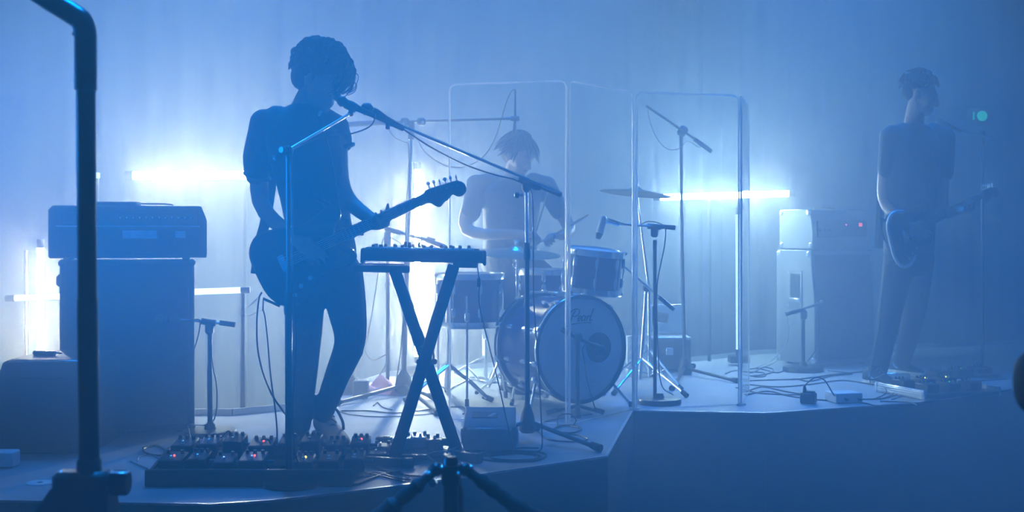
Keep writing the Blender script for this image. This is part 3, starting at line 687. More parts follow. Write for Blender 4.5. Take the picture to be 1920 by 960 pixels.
t.part('boom_grip', M().tube([bA, P(532,286,Y1-.01)], .0105, 10), RUBBER)
mh = P(633, 186, 5.47); mt_ = P(690, 212, 5.45)
mic(t, mh, mt_, .0225); clip(t, P(658,199,5.455), mt_-mh)
t.part('clip_joint', M().tube([bB, P(660,204,5.45)], .009, 8), BLACK)
cord(t, [P(697,215,5.45), P(702,224,5.44), P(692,238,5.42), P(665,249,5.35), P(635,254,5.28), P(600,258,5.2), P(565,272,5.08), P(546,292,Y1-.02), P(548,380,Y1-.02), P(549,500,Y1-.025), P(556,640,Y1-.02), P(549,760,Y1-.02), P(556,860,Y1-.03), G(590,905)+Vector((0,0,.006)), G(640,900)+Vector((0,0,.006))], .0034)
# 2: boom stand on a tripod in the middle
Y2 = 6.02; hub = P(989, 797, Y2)
t = T('microphone_stand', 'tripod microphone stand in front of the drum screen, long boom sloping up to the left', 'mic stand', (hub.x, Y2, SZ))
piv = P(987, 350, Y2); md = P(988, 560, Y2)
t.part('lower_tube', M().tube([hub, P(988,470,Y2)], .0118, 14), STEEL)
t.part('upper_tube', M().tube([P(988,480,Y2), piv], .0085, 12), CHROME)
t.part('clutch', M().tube([P(988,488,Y2), P(988,478,Y2), P(988,455,Y2)], [.0145,.0165,.013], 14), RUBBER)
t.part('hub', M().lathe([(.03,-.035),(.042,-.02),(.03,.05),(.016,.09),(.014,.10)], hub, n=14), BLACK)
tripod_legs(t, hub+Vector((0,0,.02)), [G(1126,848), G(872,842), Vector((hub.x+.05, 6.33, SZ))], .0105, .02)
b0 = P(1020, 353, Y2+.06); b1 = P(736, 229, 5.62); bd = (b0-b1).normalized()
t.part('boom', M().tube([P(1052,363,Y2+.08), b1], .0072, 10), CHROME)
t.part('counterweight', M().tube([P(1014,349,Y2+.05), P(1052,365,Y2+.085)], .0135, 12), RUBBER)
t.part('swivel', M().tube([P(972,334,Y2-.01), P(984,339,Y2), P(1004,349,Y2+.02), P(1013,352,Y2+.03)], [.014,.02,.021,.012], 12).ell(piv+Vector((0,0,.0)), (.022,.02,.03), n=12, m=8), BLACK)
t.part('knob', M().lathe([(.007,0),(.007,.018),(.014,.02),(.014,.036),(.008,.04)], P(980,366,Y2), (-1,-.2,0), 12), BLACK)
mh = P(678, 199, 5.56); mt_ = P(744, 235, 5.61)
mic(t, mh, mt_, .027); clip(t, P(727,226,5.60), mt_-mh, .0165)
cord(t, [P(752,239,5.62), P(775,255,5.65), P(815,280,5.72), P(870,308,5.83), P(925,327,5.92), P(965,337,Y2-.03), P(992,352,Y2-.03), P(998,375,Y2-.03), P(1000,440,Y2-.03), P(1000,540,Y2-.03), P(1003,600,Y2-.04), P(1010,690,Y2-.06), P(1015,790,5.78), P(1016,838,5.74), G(1004,850)+Vector((0,0,.005))], .0036)
# 3: tall T-shaped stand behind the keyboard
Y3 = 7.72; hub = P(757, 722, Y3)
t = T('microphone_stand', 'tall stand with a long level crossbar behind the keyboard, holding a drum microphone', 'mic stand', G(757,741))
top = P(772, 229, Y3)
t.part('lower_tube', M().tube([hub, P(763,480,Y3)], .0145, 12), STEEL)
t.part('upper_tube', M().tube([P(763,490,Y3), P(771.5,250,Y3)], .0110, 12), CHROME)
t.part('clutch', M().tube([P(763,498,Y3), P(763.3,478,Y3)], .018, 12), RUBBER)
t.part('top_sleeve', M().tube([P(771,262,Y3), top], .0185, 12), STEEL)
t.part('hub', M().lathe([(.05,-.05),(.062,-.03),(.04,.05),(.018,.09)], hub, n=14), BLACK)
tripod_legs(t, hub+Vector((0,0,.0)), [G(625,762), G(822,780), G(815,751)], .0115, .022)
t.part('crossbar', M().tube([P(740,229,Y3), P(968,222,Y3)], .0075, 10), STEEL)
t.part('counterweight', M().tube([P(650,233,Y3), P(740,229,Y3)], .0175, 12), STEEL)
t.part('clamp', M().box(P(759,229,Y3), (.05,.05,.05), None, .01), BLACK); t.part('clamp', M().box(P(790,228,Y3), (.05,.04,.045), None, .01), BLACK)
for x, y in ((757,231),(793,229),(735,235)): t.part('clamp_screw', M().lathe([(.006,0),(.010,.01),(.010,.022)], P(x,y,Y3-.03), (0,-1,-.2), 10), CHROME)
mb = mic(t, P(965,250,Y3), P(966,178,Y3), .0105, kind='pencil')
t.part('mic_clip', M().tube([P(958,222,Y3), P(974,222,Y3)], .016, 10), BLACK)
cord(t, [P(966,176,Y3), P(962,168,Y3), P(950,190,Y3), P(930,255,Y3), P(905,295,Y3), P(870,313,Y3), P(835,310,Y3), P(800,288,Y3), P(780,258,Y3), P(772,245,Y3-.02)], .0038, k=6)
cord(t, [P(727,231,Y3), P(730,245,Y3), P(742,259,Y3), P(756,266,Y3), P(767,282,Y3-.02), P(762,400,Y3-.02), P(758,560,Y3-.022), P(753,640,Y3-.03), P(744,710,Y3-.03), G(738,742)+Vector((0,0,.005))], .0038)
# 4: low stand left of the T stand
g = G(722, 733); Y4 = g.y
t = T('microphone_stand', 'slim stand with round base behind the singer, boom pointing at the hi-hat', 'mic stand', g)
disc_base(t, g, .115, .02)
t.part('tube', M().tube([Vector((P(727,0,Y4).x,Y4,SZ+.03)), P(727,462,Y4)], .0115, 12), STEEL)
t.part('ring', M().tube([P(727,537,Y4), P(727,530,Y4)], .016, 12), RUBBER)
t.part('swivel', M().box(P(727,448,Y4), (.045,.04,.10), None, .012), STEEL)
t.part('boom', M().tube([P(722,428,Y4-.02), P(806,452,Y4-.05)], .0085, 10), STEEL)
t.part('boom_grip', M().tube([P(722,428,Y4-.02), P(752,437,Y4-.03)], .0145, 10), RUBBER)
mic(t, P(836,464,Y4-.08), P(794,448,Y4-.06), .016, kind='pencil')
t.part('mic_clip', M().tube([P(800,449,Y4-.07), P(815,454,Y4-.07)], .020, 12), BLACK)
cord(t, [P(793,447,Y4-.06), P(780,462,Y4-.04), P(766,470,Y4-.03), P(745,452,Y4-.03), P(720,446,Y4-.02), P(711,500,Y4-.02), P(702,560,Y4-.02), P(690,630,Y4), P(684,655,Y4), P(700,675,Y4), P(727,665,Y4-.02), P(720,690,Y4-.03), P(690,735,7.8), G(682,750)+Vector((0,0,.005))], .0036)
# 5: short stand in front of the left cabinet
g = G(394, 815); Y5 = g.y
t = T('microphone_stand', 'short round-based stand with a level boom in front of the left speaker cabinet', 'mic stand', g)
disc_base(t, g, .128, .024)
t.part('tube', M().tube([g+Vector((0,0,.03)), P(393,690,Y5), P(393,680,Y5), P(393,622,Y5)], [.0125,.0125,.0095,.0095], 12), STEEL)
t.part('clutch', M().tube([g+Vector((0,0,.03)), g+Vector((0,0,.06))], .0165, 12), RUBBER)
t.part('swivel', M().box(P(393,616,Y5), (.04,.035,.055), None, .01).tube([P(378,602,Y5), P(405,606,Y5)], .016, 10), BLACK)
t.part('boom', M().tube([P(328,598,Y5-.02), P(414,606,Y5)], .0065, 10), CHROME)
t.part('counterweight', M().tube([P(412,605,Y5), P(441,609,Y5)], .0125, 12), RUBBER)
mic(t, P(292,596,Y5-.10), P(330,599,Y5-.03), .018)
cord(t, [P(333,599,Y5-.01), P(350,602,Y5-.02), P(374,600,Y5-.02), P(372,628,Y5-.02), P(360,660,Y5-.02), P(338,674,Y5-.02), P(312,662,Y5-.02), P(297,635,Y5-.02), P(290,608,Y5-.02)], .0034)
cord(t, [P(396,625,Y5-.02), P(398,680,Y5-.02), P(405,715,Y5-.01), P(407,750,Y5), P(402,785,Y5+.02), G(385,799)+Vector((0,0,.005)), G(345,798)+Vector((0,0,.005))], .0036)
# 6: stand with a big microphone in front of the rack tom
g = G(1236, 757); Y6 = g.y
t = T('microphone_stand', 'round-based stand behind the clear screen, level boom with a side-address microphone', 'mic stand', g)
disc_base(t, g, .125, .03)
t.part('tube', M().tube([Vector((P(1228,0,Y6).x,Y6,SZ+.03)), P(1228,450,Y6)], .0105, 12), STEEL)
t.part('clutch', M().tube([P(1228,610,Y6), P(1228,575,Y6)], .0150, 12), RUBBER)
t.part('swivel', M().box(P(1227,436,Y6), (.04,.036,.055), None, .01).tube([P(1214,424,Y6), P(1240,426,Y6)], .016, 10), BLACK)
t.part('boom', M().tube([P(1158,420,Y6-.03), P(1250,426,Y6)], .007, 10), CHROME)
t.part('counterweight', M().tube([P(1238,425,Y6), P(1266,427,Y6)], .0125, 12), RUBBER)
mbod = t.part('microphone', M().tube([P(1124,437,Y6-.04), P(1131,412,Y6-.04)], .022, 14).tube([P(1131,412,Y6-.04), P(1133,405,Y6-.04)], [.022,.012], 14), ALU)
t.part('grille', M().tube([P(1121,448,Y6-.04), P(1124,437,Y6-.04)], [.014,.0225], 14), BLACK, parent=mbod)
t.part('shock_mount', M().tube([P(1138,414,Y6-.035), P(1160,420,Y6-.03)], .0145, 12), ALU)
cord(t, [P(1140,410,Y6-.04), P(1165,418,Y6-.05), P(1195,424,Y6-.04), P(1212,416,Y6-.04), P(1232,417,Y6-.03), P(1247,428,Y6-.02), P(1246,460,Y6-.02), P(1238,500,Y6-.02), P(1232,540,Y6-.02), P(1233,640,Y6-.02), P(1240,720,Y6-.03), G(1262,742)+Vector((0,0,.005))], .0034)
# 7: tall boom stand behind the screen
g = G(1285, 702); Y7 = g.y; hub = P(1284, 690, Y7)
t = T('microphone_stand', 'tall tripod stand with a tilted boom, seen through the right-hand clear panel', 'mic stand', g)
t.part('lower_tube', M().tube([hub, P(1279,470,Y7)], .0135, 12), STEEL)
t.part('upper_tube', M().tube([P(1279,475,Y7), P(1277,252,Y7)], .0105, 12), STEEL)
t.part('hub', M().lathe([(.045,-.045),(.05,-.02),(.035,.06),(.018,.08)], hub, n=14), BLACK)
tripod_legs(t, hub, [G(1384,719), G(1260,733), G(1300,690)], .011, .02)
t.part('boom', M().tube([P(1212,198,Y7-.1), P(1310,266,Y7+.02)], .0085, 10), STEEL)
t.part('counterweight', M().tube([P(1302,261,Y7+.01), P(1334,284,Y7+.04)], .0155, 12), RUBBER)
t.part('swivel', M().box(P(1280,246,Y7), (.06,.05,.075), Matrix.Rotation(.6,3,'Y'), .015), BLACK)
cord(t, [P(1214,200,Y7-.1), P(1219,228,Y7-.08), P(1231,258,Y7-.04), P(1250,278,Y7-.02), P(1272,279,Y7-.02), P(1290,265,Y7-.02), P(1310,276,Y7-.02), P(1318,272,Y7-.02)], .0036)
# 8: bass drum microphone
g = G(1083, 782); Y8 = g.y
t = T('microphone_stand', 'low dark stand holding a microphone at the hole of the bass drum', 'mic stand', g)
t.part('tube', M().tube([g+Vector((0,0,.02)), P(1083,640,Y8)], .0125, 12), STEEL)
t.part('swivel', M().box(P(1084,632,Y8), (.045,.035,.05), None, .012), BLACK)
t.part('boom', M().tube([P(1058,622,Y8-.02), P(1108,646,Y8+.02)], .0085, 10), STEEL)
t.part('boom_grip', M().tube([P(1052,617,Y8-.02), P(1070,627,Y8-.02)], .0135, 10), RUBBER)
mic(t, P(1132,656,Y8+.14), P(1103,643,Y8+.02), .022)
tripod_legs(t, g+Vector((0,0,.06)), [g+Vector((-.16,.04,0)), g+Vector((.14,.07,0)), g+Vector((0,-.09,0))], .009, .015)
cord(t, [P(1100,643,Y8), P(1092,655,Y8-.02), P(1096,680,Y8-.03), P(1100,710,Y8-.04), G(1118,776)+Vector((0,0,.006))], .0034)
# 9: short stand with a thick round base at the right
g = G(1506, 696); Y9 = g.y
t = T('microphone_stand', 'short stand with a thick round base in front of the right amplifier stack', 'mic stand', g)
disc_base(t, g, .142, .034)
t.part('tube', M().tube([g+Vector((0,0,.04)), P(1506,600,Y9)], .013, 12), STEEL)
t.part('swivel', M().box(P(1507,590,Y9), (.045,.04,.07), None, .012), BLACK)
t.part('boom', M().tube([P(1478,588,Y9-.03), P(1534,570,Y9+.02)], .0085, 10), STEEL)
t.part('boom_grip', M().tube([P(1473,589,Y9-.03), P(1500,581,Y9-.01)], .0155, 12), RUBBER)
mic(t, P(1545,566,Y9+.05), P(1526,573,Y9+.02), .018)
cord(t, [P(1475,592,Y9-.03), P(1479,620,Y9-.02), P(1474,645,Y9), P(1462,662,Y9+.02), G(1446,678)+Vector((0,0,.006)), G(1420,690)+Vector((0,0,.006))], .004, PALECABLE)
cord(t, [P(1534,570,Y9), P(1538,590,Y9), P(1538,630,Y9), P(1530,655,Y9), P(1514,678,Y9-.02)], .0034)
# 10: vocal stand of the guitarist at the right
t = T('microphone_stand', 'thin microphone stand in front of the guitarist at the far right', 'mic stand', G(1842,706))
g = G(1842,706); Ya = g.y
disc_base(t, g, .12, .02)
t.part('tube', M().tube([g+Vector((0,0,.03)), P(1842,250,Ya)], .0095, 10), STEEL)
t.part('swivel', M().ell(P(1842,250,Ya), .022, n=10, m=6), BLACK)
t.part('boom', M().tube([P(1870,262,Ya), P(1790,242,Ya-.05)], .006, 8), CHROME)
mic(t, P(1757,226,Ya-.07), P(1794,243,Ya-.05), .022)
# single objects on the stage floor
g = G(673, 746)
t = T('small_amplifier', 'small pale grey box on the floor behind the singer\'s leg', 'box', g)
t.part('body', M().box(P(677,729,g.y), (.088,.09,.105), None, .006), GREYTOLEX); t.part('knob', M().lathe([(.008,0),(.006,.012)], P(670,711.5,g.y), n=10), ALU)
PINK = mat('pink_cloth', (.62,.30,.33), .9, bump=.4, bscale=30)
m = M(); rows = []; c = G(708,738); n_ = 22
for i in range(n_):
    row = []
    for j in range(n_):
        u_ = i/(n_-1)*2-1; v_ = j/(n_-1)*2-1; e_ = max(abs(u_),abs(v_)); h_ = .105*(1-e_**3)*(.7+.3*math.sin(u_*4+v_*2))+.02*math.sin(u_*9+v_*5)*(1-e_)
        row.append(c+Vector((u_*.12*(1+.12*math.sin(v_*5)), v_*.10+.02*math.sin(u_*6), max(.004, h_))))
    rows.append(row)
m.grid(rows); single('towel', m, PINK, 'crumpled pink cloth on the floor by the round-based stand', 'cloth', loc=c, angle=0)
m = M(); rows = []; c = G(648,738)
for i in range(18):
    row = []
    for j in range(18):
        u_ = i/17*2-1; v_ = j/17*2-1; e_ = max(abs(u_),abs(v_))
        row.append(c+Vector((u_*.10, v_*.08, max(.004, .135*(1-e_**3)*(.75+.25*math.sin(u_*5+v_*3))))))
    rows.append(row)
m.grid(rows); single('gig_bag', m, LEATHER, 'soft dark bag slumped on the floor behind the singer\'s knee', 'bag', loc=c, angle=0)
# slope-topped unit
c0 = Vector((-.10, 5.72, SZ)); Rz = Matrix.Rotation(.06,3,'Z')
t = T('drum_module', 'grey slope-topped unit with a dark window in front of the drum screen', 'sound module', c0)
pf = [(-.012,.0),(.26,.0),(.27,.012),(.27,.145),(.262,.153),(.012,.108),(0,.098)]
m = M(); m.prism(pf, c0+Vector((.118,0,.012)), (0,1,0), (0,0,1), .236, .004); t.part('body', m, GREYTOLEX)
sl = math.atan2(.045,.25); Rs = Matrix.Rotation(sl,3,'X')
at = lambda u_, v_, w_=0: c0+Vector((u_, .012+v_*math.cos(sl), .12+v_*math.sin(sl)+w_))
t.part('window', M().box(at(-.025,.135,.002), (.115,.085,.004), Rs, .001), BLACK)
t.part('label_strip', M().box(at(.01,.13,.0035), (.02,.06,.004), Rs @ Matrix.Rotation(-.5,3,'Z'), .001), PALECABLE)
t.part('front_lip', M().box(c0+Vector((0,-.006,.104)), (.20,.006,.010), None, .002), ALU)
for sx in (-1,1): t.part('side_clasp', M().box(c0+Vector((sx*.124,.03,.07)), (.012,.05,.07), None, .004), CHROME)
for sx in (-.1,.1):
    for y in (.03,.24): t.part('foot', M().lathe([(.012,0),(.012,.013)], c0+Vector((sx,y,0)), n=10), RUBBER)
# laptop on a dark case, slatted crate
g = G(1258, 700); Yb = g.y
t = T('equipment_case', 'dark equipment case under the laptop behind the drum screen', 'case', g)
t.part('body', M().box((P(1256,0,Yb).x, Yb+.16, SZ+.125), (.30,.30,.21), None, .008), TOLEX)
for sx in (-.12,.12):
    for sy in (.04,.28): t.part('caster', M().lathe([(.02,-.012),(.02,.012)], (P(1256,0,Yb).x+sx, Yb+sy, SZ+.02), (1,0,0), 12), RUBBER)
t.part('latch', M().box((P(1256,0,Yb).x, Yb+.008, SZ+.15), (.05,.012,.05), None, .003), ALU)
t = T('laptop', 'open laptop standing on the dark case, screen towards us', 'laptop', (P(1256,0,Yb).x, Yb+.14, SZ+.23))
lx = P(1256,0,Yb).x; zb = SZ+.2305
t.part('keyboard_half', M().box((lx,Yb+.13,zb+.009), (.30,.21,.016), None, .004), ALU)
SCREENM = mat('laptop_screen', (.10,.12,.15), .2, emit=(.35,.55,.85), estr=.30)
Rl = Matrix.Rotation(math.radians(-14),3,'X'); lc = Vector((lx,Yb+.265,zb+.125))
ld = t.part('lid', M().box(lc, (.30,.008,.215), Rl, .003), ALU)
t.part('screen', M().box(lc+Rl@Vector((0,-.005,0)), (.275,.004,.185), Rl), SCREENM, parent=ld)
t.part('window_image', M().box(lc+Rl@Vector((-.03,-.0075,.012)), (.10,.002,.07), Rl @ Matrix.Rotation(.2,3,'Y')), BLACK, label='dark window shown on the screen', parent=ld)
t = T('plastic_crate', 'pale slatted crate standing behind the bass drum at its right', 'crate', G(1200,709))
g = G(1200,709)
for z in (.0,.06,.12,.18,.24): t.part('slat', M().box(g+Vector((-.01,.05,.02+z)), (.13,.012,.042), None, .003), WHITEPL)
for x in (-.075,.055): t.part('corner_post', M().box(g+Vector((x,.055,.14)), (.016,.02,.28), None, .004), WHITEPL)
t.part('back', M().box(g+Vector((-.01,.12,.14)), (.146,.012,.27), None, .003), WHITEPL); t.part('floor_panel', M().box(g+Vector((-.01,.085,.01)), (.14,.07,.012), None, .003), WHITEPL)
# dim tubes and tip given a faint glow; green light spot far right
light_tube('horizontal tube with an added faint glow passing behind the left speaker cabinet', P(28,559,7.12), P(452,544,7.12), TUBE_DIM, r=.017, stand=[pole(P(455,0,7.2).x, 7.2, 0, P(0,538,7.2).z)], back=.05)  # unlit tube given its own glow in place of light falling on it
light_tube('dim upright tube at the right edge of the clear drum screen', P(1385,655,9.35), P(1384,402,9.35), TUBE_DIM, r=.02, stand=[M().box(P(1385,668,9.39)+Vector((0,0,-.02)), (.14,.14,.05))])
t = T('light_stand', 'thin stand with a small white tip right of the foreground pipe', 'stand', (P(183,0,7.9).x, 7.9, 0))
t.part('pole', pole(P(183,0,7.9).x, 7.9, 0, P(0,334,7.9).z, .008), STEEL)
t.part('tip', M().box(P(183,329,7.9), (.022,.03,.036), None, .004), TUBE_DIM)
t = T('green_spot', 'small green glowing spot in the dark at the upper right', 'lamp', P(1840,217,11.0))  # glowing box made up for a green spot of unknown source
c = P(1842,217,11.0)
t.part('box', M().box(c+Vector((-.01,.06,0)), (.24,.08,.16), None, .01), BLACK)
t.part('lens', M().lathe([(.045,0),(.03,.012),(.004,.016)], c+Vector((.004,.016,0)), (0,-1,0), 16), LED_G); t.part('side_glow', M().box(c+Vector((-.07,.014,0)), (.012,.01,.07)), LED_G)
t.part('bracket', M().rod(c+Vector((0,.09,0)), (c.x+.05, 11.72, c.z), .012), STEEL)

# ------------------------------------------------------------------ people
def fuse(m, name, mt, loc, voxel=.007, smooth=4, fac=.5):
    """melt overlapping shapes into one continuous surface"""
    me = to_mesh(m, 'tmp', mt, loc, 0); o = bpy.data.objects.new('tmp', me); COL.objects.link(o)
    r = o.modifiers.new('r', 'REMESH'); r.mode = 'VOXEL'; r.voxel_size = voxel; r.use_smooth_shade = True
    if smooth: s_ = o.modifiers.new('s', 'SMOOTH'); s_.iterations = smooth; s_.factor = fac
    dg = bpy.context.evaluated_depsgraph_get(); out = bpy.data.meshes.new_from_object(o.evaluated_get(dg)); out.name = name
    bpy.data.objects.remove(o); bpy.data.meshes.remove(me)
    out.materials.clear(); out.materials.append(mt); out.polygons.foreach_set('use_smooth', [True]*len(out.polygons)); out.update()
    return out
def fpart(t, name, m, mt, voxel=.007, smooth=4, label=None):
    o = bpy.data.objects.new(name, fuse(m, name, mt, t.loc, voxel, smooth)); COL.objects.link(o); o.parent = t.o
    return tag(o, label)
def limb(m, pts, rs, n=14):
    m.tube(pts, rs, n)
    for p, r in zip(pts, rs):
        r = max(r) if isinstance(r, tuple) else r
        m.ell(p, r*.99, n=12, m=8)
def bent(pts, rs, k=5):
    """a smooth limb through the joints"""
    sp = spline(pts, k); out = []
    for i in range(len(sp)):
        a = min(i/k, len(rs)-1.0001); j = int(a); out.append(rs[j]+(rs[j+1]-rs[j])*(a-j))
    return sp, out
def head(m, c, R, s=1.0):
    """R columns: x to the person's left, y forward, z up; c between the ears"""
    q = lambda x, y, z: Vector(c)+R@Vector((x*s, y*s, z*s))
    E = lambda p, r, n=16, k=12: m.ell(q(*p), [a*s for a in r], R, n, k)
    E((0,-.012,.040),(.076,.096,.080)); E((0,.030,.0),(.066,.070,.085)); E((0,.050,-.050),(.052,.048,.060))
    E((0,.078,-.094),(.026,.022,.020)); E((.028,.040,-.076),(.024,.042,.024)); E((-.028,.040,-.076),(.024,.042,.024)); E((0,.066,-.040),(.036,.034,.052))
    m.tube([q(0,.094,.018),q(0,.106,-.006),q(0,.122,-.034),q(0,.110,-.044)], [.009*s,.010*s,.013*s,.010*s], 10)
    E((.011,.106,-.036),(.009,.010,.008),8,6); E((-.011,.106,-.036),(.009,.010,.008),8,6)
    m.tube([q(-.045,.082,.026),q(-.02,.097,.024),q(0,.098,.020),q(.02,.097,.024),q(.045,.082,.026)], [.009*s]*5, 8)
    E((0,.097,-.062),(.024,.010,.007),10,6); E((0,.094,-.074),(.021,.011,.008),10,6)
    for k in (-1,1):
        E((k*.032,.084,.004),(.013,.011,.009),10,6); E((k*.040,.058,-.028),(.022,.022,.022),10,6)
        m.ell(q(k*.076,-.004,-.012), [.010*s,.020*s,.032*s], R @ Matrix.Rotation(k*.35,3,'Z'), 10, 8)
def hand(m, w0, d, n, curl, thumb=(.6,.5), s=1.0, spread=.10, side=1):
    """w0 wrist, d towards the knuckles, n out of the palm; side=+1: thumb along n x d"""
    d = Vector(d).normalized(); n = Vector(n); n = (n-d*n.dot(d)).normalized(); sd = n.cross(d)*side
    w0 = Vector(w0); R = Matrix((sd, d, n)).transposed()
    m.ell(w0+d*.045*s, (.040*s,.052*s,.017*s), R, 14, 10); m.ell(w0+d*.062*s+sd*.012*s, (.030*s,.036*s,.016*s), R, 12, 8)
    m.tube([w0-d*.03*s, w0+d*.02*s], [(.028*s,.021*s),(.032*s,.019*s)], 12, up=n)
    L_ = [.074,.082,.076,.060]; off = [.029,.0095,-.0105,-.029]
    for i in range(4):
        p = w0+d*(.086-.006*abs(i-1.3))*s+sd*off[i]*s; dd = (d+sd*spread*(1.4-i)*.6).normalized(); ax = dd.cross(n).normalized()
        c_ = curl[i] if isinstance(curl, (list,tuple)) else curl; ang = 0; pts = [p-dd*.02*s, p]; ln = L_[i]*s
        for k, fr in enumerate((.46,.30,.24)):
            ang += c_*(.75,1.0,.7)[k]; v = Matrix.Rotation(ang,3,ax) @ dd; p = p+v*ln*fr; pts.append(p)
        m.tube(pts, [.0092*s,.0094*s,.0086*s,.0078*s,.0062*s], 10); m.ell(pts[-1], .0064*s, n=8, m=6)
        for q_ in pts[1:4]: m.ell(q_, .0090*s, n=8, m=6)
    b = w0+d*.022*s+sd*.026*s; t1 = (sd*.75+d*thumb[0]+n*thumb[1]).normalized(); t2 = (sd*.25+d*.9+n*(thumb[1]+.2)).normalized()
    m.tube([b-t1*.012*s, b+t1*.036*s, b+t1*.036*s+t2*.028*s, b+t1*.036*s+t2*.052*s], [.014*s,.0115*s,.0105*s,.0075*s], 10)
    m.ell(b+t1*.036*s+t2*.053*s, .0076*s, n=8, m=6)
def ering(c, W, D, a, b, n=20, tilt=(0,0,0), sq=2.3):
    c = Vector(c); out = []
    for k in range(n):
        th = 2*PI*k/n; x = math.cos(th); y = math.sin(th)
        out.append(c+W*(a*math.copysign(abs(x)**(2/sq), x))+D*(b*math.copysign(abs(y)**(2/sq), y)))
    return out
def wrinkle(m, amp, seed, fr=16):
    from mathutils import noise
    for i, v in enumerate(m.v): m.v[i] = v
def shoe(t, heel, toe, ankle, name='shoe', sole=WHITEPL, upper=LEATHER, w=.046, high=.10):
    heel = Vector(heel); toe = Vector(toe); d = (toe-heel); d.z = 0; L_ = d.length; d.normalize(); s_ = Vector((-d.y,d.x,0)); up = Vector((0,0,1)); z0 = heel.z
    rings = []
    for u_, wd, h in ((.0,.55,.5),(.04,.78,.85),(.16,.86,1.0),(.32,.84,.98),(.46,.92,.74),(.62,1.08,.54),(.78,1.06,.42),(.91,.82,.34),(.98,.45,.26)):
        c = heel+d*(u_*L_); hh = high*h
        rings.append([c+s_*(w*wd*math.cos(a))+up*(.018+(hh-.018)*.5+(hh-.018)*.5*math.sin(a)) for a in [2*PI*k/16 for k in range(16)]])
    m = M(); m.loft(rings); a_ = Vector(ankle)
    m.tube([heel+d*.085+up*high*.6, heel+d*.08+up*high*1.05], [w*.85,w*.80], 14)
    so = t.part(name, m, upper, angle=60)
    ms = M(); sr = [[heel+d*(u_*L_)+s_*(w*wd*x) for x in (-1,1)] for u_, wd in ((-.01,.5),(.03,.85),(.2,.95),(.4,.9),(.6,1.1),(.78,1.12),(.92,.9),(1.0,.5))]
    out = [r[0] for r in sr]+[r[1] for r in reversed(sr)]
    k = len(out); ms.add([p for p in out]+[p+up*.026 for p in out], [tuple(range(k))[::-1], tuple(range(k,2*k))]+[(i,(i+1)%k,(i+1)%k+k,i+k) for i in range(k)])
    t.part('sole', ms, sole, parent=so)
    ml = M()
    for j in range(4): c = heel+d*(L_*(.40+j*.075))+up*(high*(.92-.15*j)); ml.tube(spline([c-s_*w*.55-up*.012, c+up*.004, c+s_*w*.55-up*.012],4), .003, 6)
    t.part('laces', ml, PALECABLE if sole is WHITEPL else RUBBER, parent=so)
    return so, d, s_

# ---------------- the singer
YS = 5.80
t = T('person', 'person singing into a microphone and playing electric guitar, dark shirt and rolled sleeves', 'person', G(590,842))
S_ = lambda x, y, dy=0: P(x, y, YS+dy)
W = Vector((math.cos(.30), math.sin(.30), 0)); D = Vector((math.sin(.30), -math.cos(.30), 0))     # across the body, and forward
up = Vector((0,0,1))
sh_r = S_(497, 232, -.03); sh_l = S_(631, 238, .05)
el_r = S_(489, 378, .02); wr_r = S_(560, 452, -.30)
el_l = S_(643, 358, -.03); wr_l = P(706, 420, 5.605)
hip_c = S_(606, 500, .02)
hp_r = S_(573, 505, -.02); kn_r = S_(573, 655, -.06); an_r = S_(562, 805, .06)
hp_l = S_(640, 505, .05); kn_l = S_(656, 640, -.10); an_l = S_(606, 778, .10)
b = M()
limb(b, *bent([sh_r, el_r, wr_r], [.050,.040,.028])); limb(b, *bent([sh_l, el_l, wr_l], [.050,.041,.028]))
hand(b, wr_r, (wr_r-el_r)*.3+Vector((.10,.0,-.06)), (-.2,.9,-.3), (.5,.55,.6,.65), side=-1)
hand(b, wr_l, Vector((.30,-.88,-.10)), (-.30,.05,.95), (.86,.88,.90,.92), thumb=(-.2,1.0), side=1, s=1.08)
limb(b, [hp_r, kn_r, an_r], [.060,.036,.028]); limb(b, [hp_l, kn_l, an_l], [.060,.034,.026])
b.loft([ering(S_(x,y,dy), W, D, a_, b_) for x,y,dy,a_,b_ in ((606,520,0,.13,.09),(600,450,0,.12,.085),(585,340,0,.13,.09),(568,250,0,.15,.085),(566,222,0,.09,.06))])
nk = S_(567, 222, .02); hc = S_(598, 152, -.03)
limb(b, *bent([nk, S_(574,195,.02), S_(592,160,0)], [.066,.060,.058]))
fw = Vector((.86,-.30,-.42)).normalized(); upv = Vector((.40,-.02,.92)); upv = (upv-fw*upv.dot(fw)).normalized(); Rh = Matrix((upv.cross(fw)*-1, fw, upv)).transposed()
Rh = Matrix((fw.cross(upv)*-1, fw, upv)).transposed()
head(b, hc, Rh, 1.06)
fpart(t, 'body', b, SKIN, .005, 6)
# shirt
b = M()
b.loft([ering(S_(x,y,dy), W, D, a_, b_, 28) for x,y,dy,a_,b_ in ((607,482,.0,.150,.125),(604,460,.0,.152,.125),(598,425,0,.150,.122),(590,380,0,.152,.122),(582,330,0,.162,.125),(572,285,0,.172,.128),(564,248,.01,.180,.118),(563,226,.015,.155,.095),(566,207,.02,.095,.075),(571,196,.02,.066,.066))])
sr = S_(480, 297, .0); slv = S_(641, 270, .055)
limb(b, [S_(520,226,0), sh_r+Vector((-.005,0,.0)), sr, S_(482,325,.0)], [.070,.068,.062,.058]); limb(b, [S_(605,226,.03), sh_l, S_(637,262,.055)], [.064,.060,.058])
for i in range(9):
    x = 545+i*13; b.tube(spline([S_(x-20+i%3*9,300+i*17,-.13+.05*abs(i-4)*.3), S_(x+8,318+i*15,-.135+.05*abs(i-4)*.3), S_(x+34,350+i*11,-.12+.05*abs(i-4)*.3)],4), .010, 8)
fpart(t, 'shirt', b, SHIRT, .008, 3, label='dark short-sleeved shirt')
b = M()
b.ring(S_(641,277,.055), (slv-sh_l).normalized(), .054, .010, 24, 8)
